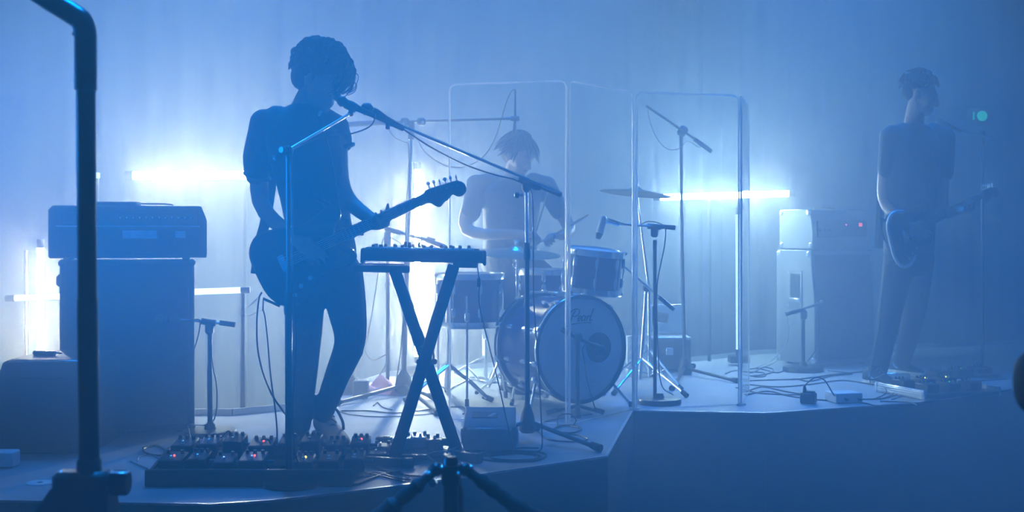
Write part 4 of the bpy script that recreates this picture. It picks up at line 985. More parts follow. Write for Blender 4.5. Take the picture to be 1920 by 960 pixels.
b.ring(S_(482,330,.0), (sr-sh_r).normalized(), .056, .010, 24, 8); b.ell(S_(651,278,.04), (.016,.012,.010))
t.part('rolled_cuff', b, SHIRT, kind='stuff')
# trousers
b = M()
b.loft([ering(S_(x,y,dy), W, D, a_, b_, 28) for x,y,dy,a_,b_ in ((606,470,.0,.138,.108),(607,500,.0,.145,.115),(608,530,.01,.142,.118),(608,548,.01,.10,.09))])
limb(b, *bent([hp_r+Vector((0,0,-.02)), S_(573,575,-.05), kn_r, S_(567,735,.02), an_r+up*.02], [.098,.086,.066,.058,.052], 6))
limb(b, *bent([hp_l+Vector((0,0,-.02)), S_(650,575,-.04), kn_l, S_(632,705,.02), an_l+up*.01], [.100,.090,.070,.058,.048], 6))
for c, dr, n_ in ((S_(655,660,-.08),(.5,.1,.3),4),(an_l+up*.05,(.6,.1,.15),4),(an_r+up*.06,(.6,0,.1),4)):
    for i in range(n_): b.ring(c+up*(.020*i-.02)+Vector((.004*(i%2),0,0)), Vector((.25*((i%3)-1),.1,1)), .049 if i%2 else .052, .011, 20, 8)
fpart(t, 'trousers', b, DENIM, .007, 2, label='dark narrow trousers')
so, d_, s2 = shoe(t, G(598,822)+Vector((-.01,.10,0)), G(640,843)+Vector((.015,-.03,0)), an_l, 'boot', RUBBER, LEATHER, .050, .135)
t.part('boot_loop', M().tube(spline([G(606,830)+Vector((.02,.04,.13)), G(616,830)+Vector((.03,.02,.155)), G(624,830)+Vector((.045,0,.10)), G(624,830)+Vector((.05,0,.06))],5), (.010,.004), 8), LEATHER, parent=so)
shoe(t, G(560,818), G(548,852), an_r, 'boot', RUBBER, LEATHER, .050, .135)
# hair: tousled locks
b = M(); hr = random.Random(5)
hq = lambda x, y, z: hc+Rh@(Vector((x,y,z))*1.06)
b.ell(hq(0,-.022,.058), (.094,.108,.092), Rh, 20, 14); b.ell(hq(0,.055,.085), (.075,.055,.055), Rh, 16, 10); b.ell(hq(0,-.075,.0), (.078,.055,.075), Rh, 16, 10)
for k in range(150):
    a = hr.uniform(0,2*PI); e = hr.uniform(-.15,1.45); v = Vector((math.cos(a)*math.cos(e), math.sin(a)*math.cos(e), math.sin(e)))
    if v.y > .55 and v.z < .25: continue
    p0 = Vector((v.x*.088, v.y*.104-.02, v.z*.092+.055)); tg = v.cross(Vector((hr.uniform(-1,1),hr.uniform(-1,1),hr.uniform(-1,1)))).normalized()
    p1 = p0+v*.020+tg*.018; p2 = p1+tg*.026+v*hr.uniform(-.004,.014); p3 = p2+tg*.014-v*hr.uniform(.0,.02)+Vector((0,0,-.006))
    b.tube([hq(*x) for x in spline([p0,p1,p2,p3],3)], [.013,.014,.0135,.013,.012,.011,.009,.007,.005,.002], 6)
for k in range(22):
    x = hr.uniform(-.07,.07); z = hr.uniform(.055,.13); y = .085+hr.uniform(0,.02); l_ = hr.uniform(.05,.105)
    p0 = Vector((x,y-.02,z)); p1 = p0+Vector((hr.uniform(-.02,.02),.030,.0)); p2 = p1+Vector((hr.uniform(-.02,.02),.014,-l_*.55)); p3 = p1+Vector((hr.uniform(-.02,.02),-.012+hr.uniform(-.01,.01),-l_))
    b.tube([hq(*q) for q in spline([p0,p1,p2,p3],3)], [.011,.011,.010,.009,.008,.007,.006,.005,.003,.0015], 6)
for k in range(260):
    a = hr.uniform(0,2*PI); e = hr.uniform(-.35,1.5); v = Vector((math.cos(a)*math.cos(e), math.sin(a)*math.cos(e), math.sin(e)))
    if v.y > .5 and v.z < .2: continue
    p = Vector((v.x*.098, v.y*.118-.02, v.z*.104+.055)); tg = v.cross(Vector((hr.uniform(-1,1),hr.uniform(-1,1),hr.uniform(-1,1)))).normalized(); q2 = v.cross(tg); r_ = hr.uniform(.008,.016); n_ = 7
    pts = [p-v*.012]+[p+v*(.004*i)+(tg*math.cos(i*.9)+q2*math.sin(i*.9))*r_-tg*r_ for i in range(n_)]
    b.tube([hq(*x) for x in pts], [.0035,.0032,.003,.0028,.0024,.002,.0015,.001], 4)
for k in range(26):
    x = hr.uniform(-.075,.075); p0 = Vector((x,.085,hr.uniform(.06,.11))); l_ = hr.uniform(.06,.12); o_ = hr.uniform(.02,.06)
    b.tube([hq(*q) for q in spline([p0,p0+Vector((0,o_*.8,-.01)),p0+Vector((hr.uniform(-.02,.02),o_,-l_*.6)),p0+Vector((hr.uniform(-.02,.02),o_*.5,-l_))],4)], .0022, 4)
t.part('hair', b, HAIR, label='tousled dark curly hair', kind='stuff')
t.part('neck_pendant', M().box(S_(600,213,-.135), (.012,.006,.026), Matrix.Rotation(.4,3,'Y'), .003), ALU, label='small shiny pendant')
t.part('bracelet', M().ring(wr_l+Vector((-.012,.02,.006)), (wr_l-el_l).normalized(), .031, .006, 20, 6), LEATHER)

# ---------------- the singer's guitar
GUIT = mat('guitar_lacquer', (.025,.024,.03), .25, coat=.5)
MAPLE = mat('dark_neck_wood', (.10,.07,.045), .4, noise=.2, nscale=40)
YG = 5.52
def guitar(label, tail, nut, gn, binding=False):
    gx = (nut-tail).normalized(); gn = (Vector(gn)-gx*gx.dot(Vector(gn))).normalized(); gy = gn.cross(gx)
    t = T('electric_guitar', label, 'guitar', tail)
    g2 = lambda u_, v_, w_=0: tail+gx*u_+gy*v_+gn*w_
    body = spline([Vector((a,b_,0)) for a,b_ in ((0,.01),(.01,.10),(.07,.158),(.16,.150),(.25,.118),(.33,.128),(.41,.145),(.445,.118),(.43,.075),(.385,.040),(.385,-.028),(.42,-.062),(.425,-.105),(.38,-.128),(.31,-.118),(.23,-.135),(.14,-.185),(.055,-.170),(.008,-.095),(0,.01))], 4)[:-1]
    t.part('body', M().prism([(p.x,p.y) for p in body], g2(0,0,.022), gx, gy, .042, .008), GUIT)
    pg = spline([Vector((a,b_,0)) for a,b_ in ((.12,-.06),(.14,-.13),(.22,-.11),(.30,-.095),(.37,-.10),(.40,-.085),(.36,-.03),(.38,.03),(.40,.07),(.33,.085),(.24,.07),(.16,.05),(.12,-.06))],3)[:-1]
    t.part('pickguard', M().prism([(p.x,p.y) for p in pg], g2(0,0,.025), gx, gy, .003), STEEL)
    for u_ in (.20,.31): t.part('pickup', M().box(g2(u_,0,.028), (.04,.085,.012), Matrix((gx,gy,gx.cross(gy))).transposed(), .005), BLACK)
    t.part('bridge', M().box(g2(.13,0,.029), (.03,.075,.014), Matrix((gx,gy,gx.cross(gy))).transposed(), .003), CHROME)
    for u_, v_ in ((.16,-.12),(.21,-.105),(.12,-.145)): t.part('knob', M().lathe([(.011,0),(.010,.014),(.008,.016)], g2(u_,v_,.024), gn, 12), CHROME)
    nl = (nut-tail).length
    t.part('neck', M().prism([(.33,-.028),(nl,-.0215),(nl,.0215),(.33,.028)], g2(0,0,.026), gx, gy, .022, .006), MAPLE)
    for k in range(1,19):
        u_ = nl-(nl-.13)*(1-2**(-k/12))
        if u_ > .40: t.part('fret', M().box(g2(u_,0,.0266), (.0022,.046,.0022), Matrix((gx,gy,gx.cross(gy))).transposed()), CHROME)
    hs = [(nl-.015,-.022),(nl+.012,-.026),(nl+.030,-.044),(nl+.048,-.052),(nl+.068,-.038),(nl+.090,-.030),(nl+.108,-.016),(nl+.118,-.018),(nl+.135,-.030),(nl+.160,-.028),(nl+.176,-.006),(nl+.172,.020),(nl+.155,.034),(nl+.13,.040),(nl+.02,.034),(nl-.002,.024)]
    hsp = spline([Vector((a,b_,0)) for a,b_ in hs]+[Vector((*hs[0],0))], 3)[:-1]
    # the head leans a little less than the neck
    hx = gx*math.cos(.18)-gy*math.sin(.18); hy = gy*math.cos(.18)+gx*math.sin(.18)
    ho = nut
    t.part('headstock', M().prism([(p.x-nl,p.y) for p in hsp], ho+gn*.022, hx, hy, .016, .003), MAPLE)
    for k in range(6):
        c = ho+hx*(.022+k*.0245)+hy*.040
        tn_ = t.part('tuner', M().rod(c-hy*.008, c+hy*.012, .0032, n=8), CHROME)
        t.part('tuner_button', M().ell(c+hy*.019, (.0085,.0045,.008), Matrix((hx,gn,hy)).transposed() @ Matrix.Rotation(.7*(k%3),3,'Z'), 10, 8), CHROME, parent=tn_)
        t.part('tuner_post', M().lathe([(.004,0),(.003,.010)], ho+hx*(.022+k*.0245)+hy*.018+gn*.02, gn, 8), CHROME, parent=tn_)
    for k in range(6):
        v_ = -.017+k*.0068; t.part('string', M().rod(g2(.13,v_*1.25,.036), g2(nl,v_,.029), .0007, n=4), ALU)
    if binding:
        bp_ = [g2(p.x, p.y, .022) for p in body]; k_ = len(body)//5; bp_ = bp_[-k_:]+bp_[:k_]; t.part('binding', M().tube(bp_, [.003]+[.011]*(len(bp_)-2)+[.003], 8), WHITEPL, label='pale edge binding')
    return t, g2
t, g2 = guitar('dark electric guitar hanging on the singer, its headstock pointing up to the right', P(482,517,YG), P(800,371,YG), (0,-1,0))
st_ = spline([g2(.0,.01,0), P(489,450,5.60), P(499,408,5.74), P(512,330,5.90), P(535,235,5.93), P(560,205,5.88), P(590,212,5.76), P(612,260,5.66), P(630,340,5.62), P(640,420,5.56), g2(.43,.12,0)], 8)
t.part('strap', M().tube(st_, (.024,.003), 8, up=(0,1,.1)), LEATHER)
t.part('jack_plug', M().tube([g2(.035,-.16,0), P(494,560,YG), P(493,583,YG)], [.006,.0075,.004], 10), BLACK)
cord(t, [P(491,548,YG), P(486,560,YG), P(482,600,YG), P(483,650,YG), P(492,695,YG), P(510,740,YG), P(530,770,YG), P(545,792,YG-.05), G(560,850)+Vector((0,0,.006))], .0042)
cord(t, [P(494,582,YG), P(498,600,YG), P(503,650,YG), P(507,700,YG), P(515,760,YG), P(519,800,5.45), P(520,835,5.40), G(522,862)+Vector((0,0,.006))], .0036)
cord(t, [P(489,552,YG), P(470,572,YG), P(450,586,YG), P(452,591,YG), P(466,592,YG), P(480,586,YG), P(491,581,YG)], .0014, PALECABLE)

# ---------------- keyboard on its X stand
YK = 5.62
kx0 = P(676,0,YK).x; kx1 = P(908,0,YK).x; kz = P(0,492,YK).z; Rk = Matrix.Rotation(math.radians(1.2),3,'Y') @ Matrix.Rotation(.04,3,'Z'); kc = Vector(((kx0+kx1)/2, YK+.13, kz+.028))
t = T('keyboard', 'compact dark synthesizer on the X-shaped stand beside the singer', 'keyboard', kc)
kk = lambda x, y, z: kc+Rk@Vector((x,y,z))
kw = (kx1-kx0)
t.part('body', M().box(kc, (kw,.26,.054), Rk, .006), BLACK)
t.part('end_cheek', M().box(kk(kw/2-.004,0,-.004), (.016,.27,.066), Rk, .005), STEEL); t.part('end_cheek', M().box(kk(-kw/2+.004,0,-.004), (.016,.27,.066), Rk, .005), STEEL)
for i in range(15): t.part('white_key', M().box(kk(-.24+i*.032,-.085,.0305), (.030,.10,.010), Rk, .002), WHITEPL)
for i in range(14):
    if i % 7 not in (2,6): t.part('black_key', M().box(kk(-.224+i*.032,-.06,.040), (.016,.06,.012), Rk, .003), BLACK)
t.part('control_panel', M().box(kk(0,.06,.030), (kw-.05,.11,.008), Rk, .003), STEEL)
for i in range(11): t.part('knob', M().lathe([(.0075,0),(.007,.014),(.006,.015)], kk(-.22+i*.042,.06,.033), up, 10), BLACK)
for x in (-.090,-.072,-.028): t.part('plug', M().tube([kk(x,.10,.028), kk(x,.10,.058)], [.008,.0065], 10), STEEL)
t.part('display', M().box(kk(-.01,.09,.035), (.07,.04,.004), Rk, .001), STEEL)
single('drinking_glass', M().lathe([(.018,0),(.022,.038),(.020,.038),(.016,.004),(.004,.004)], kk(.165,.03,.034), n=20), SCR, 'small clear glass standing on the synthesizer', 'glass', loc=kk(.165,.03,.034))
t = T('keyboard_stand', 'black X-shaped stand carrying the compact synthesizer', 'stand', G(800,862))
for a, e, dy in ((P(740,505,YK+.06), P(861,858,YK-.02), .02), (P(851,498,YK+.02), P(737,866,5.47), -.03)):
    d = (e-a); t.part('leg', M().box((a+e)/2, (.052,.030,d.length), d.to_track_quat('Z','Y').to_matrix() if False else Matrix(((Vector((0,1,0)).cross(d.normalized())).normalized(), d.normalized().cross(Vector((0,1,0)).cross(d.normalized())).normalized(), d.normalized())).transposed(), .005), BLACK)
t.part('pivot', M().lathe([(.03,-.035),(.03,.035)], P(796,660,YK), (0,-1,0), 20), STEEL)
t.part('lock_knob', M().lathe([(.012,0),(.022,.006),(.022,.024),(.014,.028)], P(797,668,YK-.03), (0,-1,0), 16), BLACK)
for x in (785,815): t.part('knob', M().ell(P(x,678,YK-.01), .012, n=10, m=6), BLACK)
t.part('toothed_plate', M().tube(spline([P(806,650,YK-.04), P(812,660,YK-.04), P(813,672,YK-.04), P(808,684,YK-.04)],4), (.010,.004), 8), STEEL)
t.part('support_arm', M().box(P(716,504,YK+.1), (.25,.03,.032), Rk, .006), BLACK); t.part('support_arm', M().box(P(872,497,YK+.1), (.11,.03,.024), Rk, .006), BLACK)
for x in (716,872): t.part('rubber_pad', M().box(P(x,495 if x<800 else 491,YK+.1)+Vector((0,0,-.001)), (.20 if x<800 else .09,.034,.006), Rk, .002), RUBBER)
for g0, g1 in ((G(642,869), G(764,877)), (G(812,853), G(893,868))):
    a = g0+Vector((0,0,.02)); e = g1+Vector((0,0,.02)); d = e-a; t.part('foot_bar', M().box((a+e)/2, (d.length,.032,.036), Matrix.Rotation(math.atan2(d.y,d.x),3,'Z'), .004), BLACK)
    for p in (a, e): t.part('rubber_foot', M().box(p, (.05,.04,.042), Matrix.Rotation(math.atan2(d.y,d.x),3,'Z'), .006), RUBBER)
cord(t, [kk(.24,.0,-.03), P(896,505,5.60), P(899,530,5.58), P(898,560,5.56), P(905,600,5.52), P(920,660,5.5), P(935,720,5.5), P(947,775,5.55), P(955,810,5.6), G(962,850)+Vector((0,0,.005))], .0026)
t.part('cable_plug', M().tube([P(898,522,5.58), P(898,538,5.575)], .008, 10), BLACK)

# ---------------- the drummer
YD = 8.15; S_ = lambda x, y, dy=0: P(x, y, YD+dy)
D = Vector((.50,-.866,0)); W = Vector((.866,.50,0))
t = T('person', 'drummer seated behind the clear screen, both drumsticks raised', 'person', S_(955,494)*1)
t.o.location.z = SZ; t.loc = Vector(t.o.location)
hipc = S_(955, 490); nk = S_(962, 332, -.05); hc = S_(972, 292, -.10)
sr, sl = S_(893, 348, -.06), S_(1024, 350, .02)
er, wr = S_(876, 430, -.20), S_(978, 440, -.36)
el, wl = S_(1066, 424, -.10), S_(1052, 442, -.36)
b = M()
limb(b, *bent([sr, er, wr], [.052,.042,.029])); limb(b, *bent([sl, el, wl], [.052,.042,.029]))
hand(b, wr, Vector((.85,-.35,.05)), (-.1,-.2,-.95), (1.0,1.05,1.1,1.1), thumb=(.9,.1), side=-1, s=1.05)
hand(b, wl, Vector((-.75,-.6,.0)), (.1,-.2,-.95), (1.0,1.05,1.1,1.1), thumb=(.9,.1), side=1, s=1.05)
b.loft([ering(c, W, D, a_, b_) for c, a_, b_ in ((hipc,.15,.10),(S_(957,430),.13,.10),(S_(960,370,-.03),.16,.10),(S_(961,342,-.04),.10,.07))])
limb(b, [nk, S_(966,315,-.07), S_(971,300,-.09)], [.064,.060,.060])
kr, kl = hipc+D*.36-W*.24, hipc+D*.36+W*.24; kr.z = kl.z = SZ+.56
ar, al = kr+D*.06, kl+D*.06; ar.z = al.z = SZ+.10
limb(b, [hipc-W*.09, kr, ar], [.085,.055,.040]); limb(b, [hipc+W*.09, kl, al], [.085,.055,.040])
fw = Vector((.62,-.66,-.42)).normalized(); uv = Vector((0,0,1)); uv = (uv-fw*uv.dot(fw)).normalized(); Rh = Matrix((fw.cross(uv)*-1, fw, uv)).transposed()
head(b, hc, Rh, 1.04)
fpart(t, 'body', b, SKIN, .0055, 5)
b = M()
b.loft([ering(c, W, D, a_, b_, 24) for c, a_, b_ in ((hipc+Vector((0,0,-.05)),.185,.15),(S_(956,450),.170,.14),(S_(958,400,-.02),.185,.14),(S_(960,362,-.04),.20,.135),(S_(961,344,-.05),.15,.10),(S_(962,333,-.05),.08,.075))])
limb(b, [S_(920,345,-.05), sr, sr.lerp(er,.62)], [.075,.072,.064]); limb(b, [S_(1000,345,0), sl, sl.lerp(el,.6)], [.075,.072,.064])
fpart(t, 'shirt', b, SHIRT, .009, 3, label='dark short-sleeved shirt')
b = M(); limb(b, [hipc-W*.09, kr, ar], [.105,.075,.055]); limb(b, [hipc+W*.09, kl, al], [.105,.075,.055]); b.ell(hipc, (.17,.14,.10))
fpart(t, 'trousers', b, DENIM, .009, 3)
for a_ in (ar, al): shoe(t, Vector((a_.x,a_.y,SZ))-D*.07, Vector((a_.x,a_.y,SZ))+D*.20, a_, 'shoe', WHITEPL, LEATHER)
b = M(); hr = random.Random(11); hq = lambda x,y,z: hc+Rh@(Vector((x,y,z))*1.04)
b.ell(hq(0,-.022,.055), (.088,.104,.086), Rh, 20, 14); b.ell(hq(0,-.06,.0), (.080,.055,.075), Rh, 16, 10)
for k in range(110):
    a = hr.uniform(0,2*PI); e = hr.uniform(-.3,1.45); v = Vector((math.cos(a)*math.cos(e), math.sin(a)*math.cos(e), math.sin(e)))
    if v.y > .6 and v.z < .3: continue
    p0 = Vector((v.x*.085, v.y*.10-.02, v.z*.085+.055)); d_ = (Vector((v.x*.6,-.3 if v.y < .3 else .5,-.7))).normalized()
    b.tube([hq(*x) for x in spline([p0-d_*.01, p0+d_*.03+v*.010, p0+d_*.075+v*hr.uniform(-.002,.012)],3)], [.012,.013,.012,.010,.007,.004,.002], 5)
t.part('hair', b, HAIR, label='dark chin-length hair', kind='stuff')
for lab, a, e, wood in (('drumstick held upright in the drummer\'s hand beside the boom', P(1001,445,wr.y-.03), P(1027,360,wr.y-.10), 0), ('drumstick pointing right across the hinge of the clear screen', P(1036,442,wl.y-.04), P(1104,402,wl.y-.22), 1)):
    d = (Vector(e)-Vector(a)); m = M().tube([Vector(a)-d*.18, Vector(a)+d*.7, Vector(a)+d*.93, Vector(a)+d*.96, Vector(a)+d*1.0], [.0078,.0072,.0045,.0062,.0035], 10)
    single('drumstick', m, mat('hickory' if not wood else 'pale_hickory', (.55,.42,.27), .5, noise=.1), lab, 'drumstick', loc=a)
t = T('drum_stool', 'low round drum stool under the drummer', 'stool', (hipc.x, hipc.y, SZ))
t.part('seat', M().lathe([(.12,-.15),(.165,-.14),(.17,-.10),(.16,-.085),(.05,-.08)], hipc, n=28), LEATHER)
t.part('post', M().rod((hipc.x,hipc.y,SZ+.12), hipc+Vector((0,0,-.14)), .014), CHROME)
for k in range(3):
    a = k*2*PI/3; d = Vector((math.cos(a),math.sin(a),0)); t.part('leg', M().tube([Vector((hipc.x,hipc.y,SZ+.32)), Vector((hipc.x,hipc.y,SZ+.014))+d*.26], .010, 8), CHROME)

# ---------------- the guitarist at the right
YR = 8.25; S_ = lambda x, y, dy=0: P(x, y, YR+dy)
D = Vector((.62,-.785,0)); W = Vector((.785,.62,0))
t = T('person', 'tall guitarist in dark clothes and sneakers standing at the right, playing in the dark', 'person', G(1668,716))
sr, sl = S_(1672, 256, -.05), S_(1770, 258, .12)
er, wr = S_(1659, 372, -.02), S_(1704, 424, -.30)
el, wl = S_(1766, 388, -.02), S_(1798, 394, -.10)
hipc = S_(1704, 474, .02)
hr_, kr, ar = S_(1688,480,-.05), S_(1668,588,-.06), S_(1648,692,.06)
hl, kl, al = S_(1722,480,.10), S_(1714,585,.20), S_(1692,676,.50)
b = M()
limb(b, *bent([sr, er, wr], [.056,.046,.031])); limb(b, *bent([sl, el, wl], [.054,.044,.031]))
hand(b, wr, Vector((.75,-.1,-.45)), (.3,.9,.1), (.5,.55,.6,.65), side=-1, s=1.06)
hand(b, wl, Vector((.25,-.70,-.05)), (-.30,.15,.95), (.86,.88,.90,.92), thumb=(-.2,1.0), side=1, s=1.06)
limb(b, [hr_, kr, ar], [.06,.04,.03]); limb(b, [hl, kl, al], [.06,.04,.03])
b.loft([ering(c, W, D, a_, b_) for c, a_, b_ in ((hipc,.14,.10),(S_(1706,400),.13,.10),(S_(1714,300,.02),.15,.10),(S_(1715,250,.03),.10,.07))])
nk = S_(1713,240,.03); hc = S_(1724,178,.0)
limb(b, [nk, S_(1716,215,.02), S_(1721,192,.0)], [.066,.062,.060])
fw = Vector((.86,-.42,-.28)).normalized(); uv = Vector((0,0,1)); uv = (uv-fw*uv.dot(fw)).normalized(); Rh = Matrix((fw.cross(uv)*-1, fw, uv)).transposed()
head(b, hc, Rh, 1.06)
fpart(t, 'body', b, SKIN, .0055, 5)
b = M()
b.loft([ering(c, W, D, a_, b_, 24) for c, a_, b_ in ((hipc+Vector((0,0,.0)),.175,.14),(S_(1706,430),.175,.14),(S_(1709,360),.185,.145),(S_(1713,300,.01),.20,.145),(S_(1715,262,.02),.195,.125),(S_(1715,244,.03),.14,.10),(S_(1715,234,.03),.075,.07))])
limb(b, [S_(1692,252,-.02), sr, sr.lerp(er,.52)], [.078,.078,.070]); limb(b, [S_(1750,252,.1), sl, sl.lerp(el,.5)], [.078,.076,.070])
fpart(t, 'shirt', b, SHIRT, .009, 3, label='dark loose short-sleeved shirt')
m = M(); rows = []
for i in range(9):
    v_ = i/8; row = []
    for j in range(7):
        u_ = j/6; row.append(S_(1648+u_*15-v_*8, 300+v_*166, .10+.02*math.sin(u_*6+v_*2)+.03*u_))
    rows.append(row)
m.grid(rows); m2_ = M(); m2_.grid([[p+Vector((0,.006,0)) for p in r] for r in rows]); m.add(m2_.v, m2_.f)
t.part('shirt_tail', m, SHIRT, angle=0)
b = M(); limb(b, *bent([hr_, kr, ar], [.105,.075,.058],6)); limb(b, *bent([hl, kl, al], [.105,.075,.058],6)); b.loft([ering(c, W, D, a_, b_, 24) for c,a_,b_ in ((S_(1704,462,.02),.165,.125),(S_(1703,490,.02),.165,.13),(S_(1703,518,.02),.12,.10))])
for c, n_ in ((ar,4),(al,4),(kr,2),(kl,2)):
    for i in range(n_): b.ring(c+Vector((.004*(i%2),0,.028*i)), Vector((.25*((i%3)-1),.1,1)), .055 if n_ == 4 else .07, .011, 20, 8)
fpart(t, 'trousers', b, DENIM, .008, 3, label='dark trousers')
CANVAS = mat('dark_canvas', (.03,.032,.04), .7)
for heel, toe, a_ in ((G(1622,718), G(1688,727), ar), (G(1668,698), G(1732,706), al)):
    so, d_, s2 = shoe(t, heel, toe, a_, 'sneaker', WHITEPL, CANVAS, .048, .115)
    side = s2 if s2.y < 0 else -s2
    q = lambda u_, z_, o_: heel+d_*u_+Vector((0,0,z_))+side*o_
    t.part('side_mark', M().tube([q(.07,.082,.044), q(.085,.055,.045), q(.11,.042,.046), q(.14,.050,.047), q(.19,.074,.043), q(.205,.082,.040)], [(.004,.002),(.012,.002),(.0115,.002),(.009,.002),(.005,.002),(.002,.001)], 8, up=(0,0,1)), WHITEPL, label='white curved side mark', parent=so)
    t.part('heel_tab', M().box(heel+d_*.012+Vector((0,0,.075)), (.014,.05,.06), Matrix.Rotation(math.atan2(d_.y,d_.x),3,'Z'), .005), PALECABLE, parent=so)
b = M(); hq = lambda x,y,z: hc+Rh@(Vector((x,y,z))*1.06); hr = random.Random(21)
b.ell(hq(0,-.022,.055), (.084,.102,.084), Rh, 20, 14); b.ell(hq(0,-.055,.01), (.078,.055,.065), Rh, 16, 10)
for k in range(120):
    a = hr.uniform(0,2*PI); e = hr.uniform(-.2,1.45); v = Vector((math.cos(a)*math.cos(e), math.sin(a)*math.cos(e), math.sin(e)))
    if v.y > .6 and v.z < .35: continue
    p0 = Vector((v.x*.080, v.y*.098-.02, v.z*.082+.055)); tg = v.cross(Vector((hr.uniform(-1,1),hr.uniform(-1,1),hr.uniform(-1,1)))).normalized()
    b.tube([hq(*x) for x in spline([p0,p0+v*.016+tg*.012,p0+v*.02+tg*.034],3)], [.011,.011,.010,.008,.006,.004,.002], 5)
t.part('hair', b, HAIR, label='short dark hair', kind='stuff')
tail = P(1664,455,7.84); nut = P(1838,366,8.42)
t, g2 = guitar('electric guitar with a pale edge held by the guitarist at the right', tail, nut, (.60,-.80,.05), True)
t.part('strap', M().tube(spline([g2(0,.0,-.01), S_(1655,400,.18), S_(1672,300,.22), S_(1700,250,.16), S_(1725,245,.0), S_(1738,300,-.14), S_(1750,380,-.16), g2(.43,.12,0)],8), (.026,.003), 8, up=(0,1,.1)), LEATHER)
cord(t, [g2(.03,-.14,0), P(1662,500,7.9), P(1655,540,7.92), P(1650,600,7.95), P(1640,660,8.0), G(1632,722)+Vector((0,0,.006)), G(1660,740)+Vector((0,0,.006))], .0036)

# ------------------------------------------------------------------ pedals and cables on the stage floor
PED = [mat('pedal_dark', (.014,.014,.017), .55, .3), mat('pedal_grey', (.05,.052,.06), .5, .4), mat('pedal_blue', (.018,.022,.045), .5, .3), mat('pedal_pale', (.40,.41,.43), .4, .4)]
def pedal(label, c, wdh, rz, mt, tilt=0.0, led=None, knobs=3, group=None, jack=True):
    c = Vector(c); R = Matrix.Rotation(rz,3,'Z') @ Matrix.Rotation(tilt,3,'X'); w_, d_, h = wdh
    t = T('effects_pedal', label, 'pedal', c, group); q = lambda x, y, z: c+R@Vector((x,y,z))
    t.part('body', M().box(q(0,0,h/2), (w_,d_,h), R, .005), mt)
    t.part('footswitch', M().lathe([(.008,0),(.008,.004),(.006,.005),(.006,.014),(.004,.015)], q(0,-d_*.3,h), R@Vector((0,0,1)), 12), CHROME)
    for i in range(knobs): t.part('knob', M().lathe([(.008,0),(.007,.013),(.006,.014)], q(-w_*.3+i*w_*.6/max(1,knobs-1),d_*.28,h), R@Vector((0,0,1)), 10), BLACK)
    if led: t.part('indicator', M().ell(q(w_*.05,-d_*.02,h+.003), .0045, n=8, m=6), led)
    if jack: t.part('jack_plug', M().tube([q(w_/2,0,h*.55), q(w_/2+.03,0,h*.55)], [.007,.006], 8), STEEL)
    return t
# the singer's board
a = Vector((-1.36, 5.10, SZ)); R0 = Matrix.Rotation(-.02,3,'Z')
t = T('pedalboard', 'wide dark pedalboard crowded with effects at the singer\'s feet', 'pedalboard', (-.99,5.12,SZ))
for y, z in ((5.02,.035),(5.13,.055),(5.24,.075)): t.part('rail', M().box((-1.02,y,SZ+z), (.80,.07,.014), Matrix.Rotation(.18,3,'X'), .003), STEEL)
for x in (-1.41,-.63): t.part('side_frame', M().box((x,5.13,SZ+.042), (.02,.30,.07), Matrix.Rotation(.16,3,'X'), .004), STEEL)
t.part('front_panel', M().box((-1.02,4.955,SZ+.034), (.80,.022,.066), None, .004), BLACK); t.part('rear_panel', M().box((-1.02,5.30,SZ+.045), (.80,.02,.088), None, .004), BLACK)
t.part('power_supply', M().box((-1.30,4.985,SZ+.03), (.14,.06,.05), None, .005), BLACK)
hr = random.Random(3); x = -1.385; n = 0
names = ['leftmost dark effects pedal on the singer\'s pedalboard', 'second effects pedal from the left on the singer\'s pedalboard', 'third effects pedal from the left on the singer\'s pedalboard', 'fourth effects pedal from the left on the singer\'s pedalboard', 'effects pedal left of the round stand base on the singer\'s pedalboard', 'effects pedal behind the round stand base on the singer\'s pedalboard', 'second effects pedal from the right on the singer\'s pedalboard', 'rightmost effects pedal on the singer\'s pedalboard']
ws = [.10,.085,.09,.11,.08,.085,.09,.085]
for i, w_ in enumerate(ws):
    pedal(names[i]+', rear row', (x+w_/2, 5.235, SZ+.086), (w_-.008,.115,.045+.008*(i%3)), hr.uniform(-.05,.05), PED[(0,1,0,2,0,0,2,0)[i]], .16, LED_R if i in (3,7) else None, 3)
    x += w_+.012
x = -1.385
for i, w_ in enumerate(ws):
    if i == 4: x += w_+.012; continue
    pedal(names[i]+', front row', (x+w_/2, 5.055, SZ+.052), (w_-.008,.115,.045+.006*((i+1)%3)), hr.uniform(-.06,.06), PED[(0,0,2,1,0,1,0,0)[i]], .16, {0:LED_R,3:LED_R,5:LED_Y}.get(i), 2+(i%2))
    x += w_+.012
def lead(label, pts, r=.0038, mt=None, lift=None, k=8):
    r0 = r+.001; q = [Vector((p[0],p[1],p[2])) if len(p) == 3 else G(*p)+Vector((0,0,r0)) for p in [tuple(a) for a in pts]]
    return single('cable', M().tube(spline(q, k), r, 6), mt or CABLE, label, 'cable', loc=q[0])
def arch(x, y, h): g = G(x,y); return (g.x, g.y, SZ+h)
lead('thin cable arching up behind the singer\'s pedalboard near the left stand', [G(352,840)+Vector((0,0,.10)), P(362,832,5.3), P(380,833,5.28), P(395,832,5.27), P(415,820,5.25), P(428,808,5.24), P(437,818,5.23), P(448,833,5.22)], .0028)
lead('small looped cable standing over the middle of the singer\'s pedalboard', [P(487,835,5.2), P(489,826,5.2), P(497,823,5.2), P(505,826,5.2), P(507,834,5.2)], .0045, k=6)
lead('pale cable curving at the left end of the singer\'s pedalboard', [(258,866), (262,858), (285,855), (300,862), G(312,868)+Vector((0,0,.03))], .003, PALECABLE)
lead('dark cables coil left of the singer\'s pedalboard', [(268,842), (290,838), (310,846), (300,856), (275,852), (270,843), (296,836)], .0045)
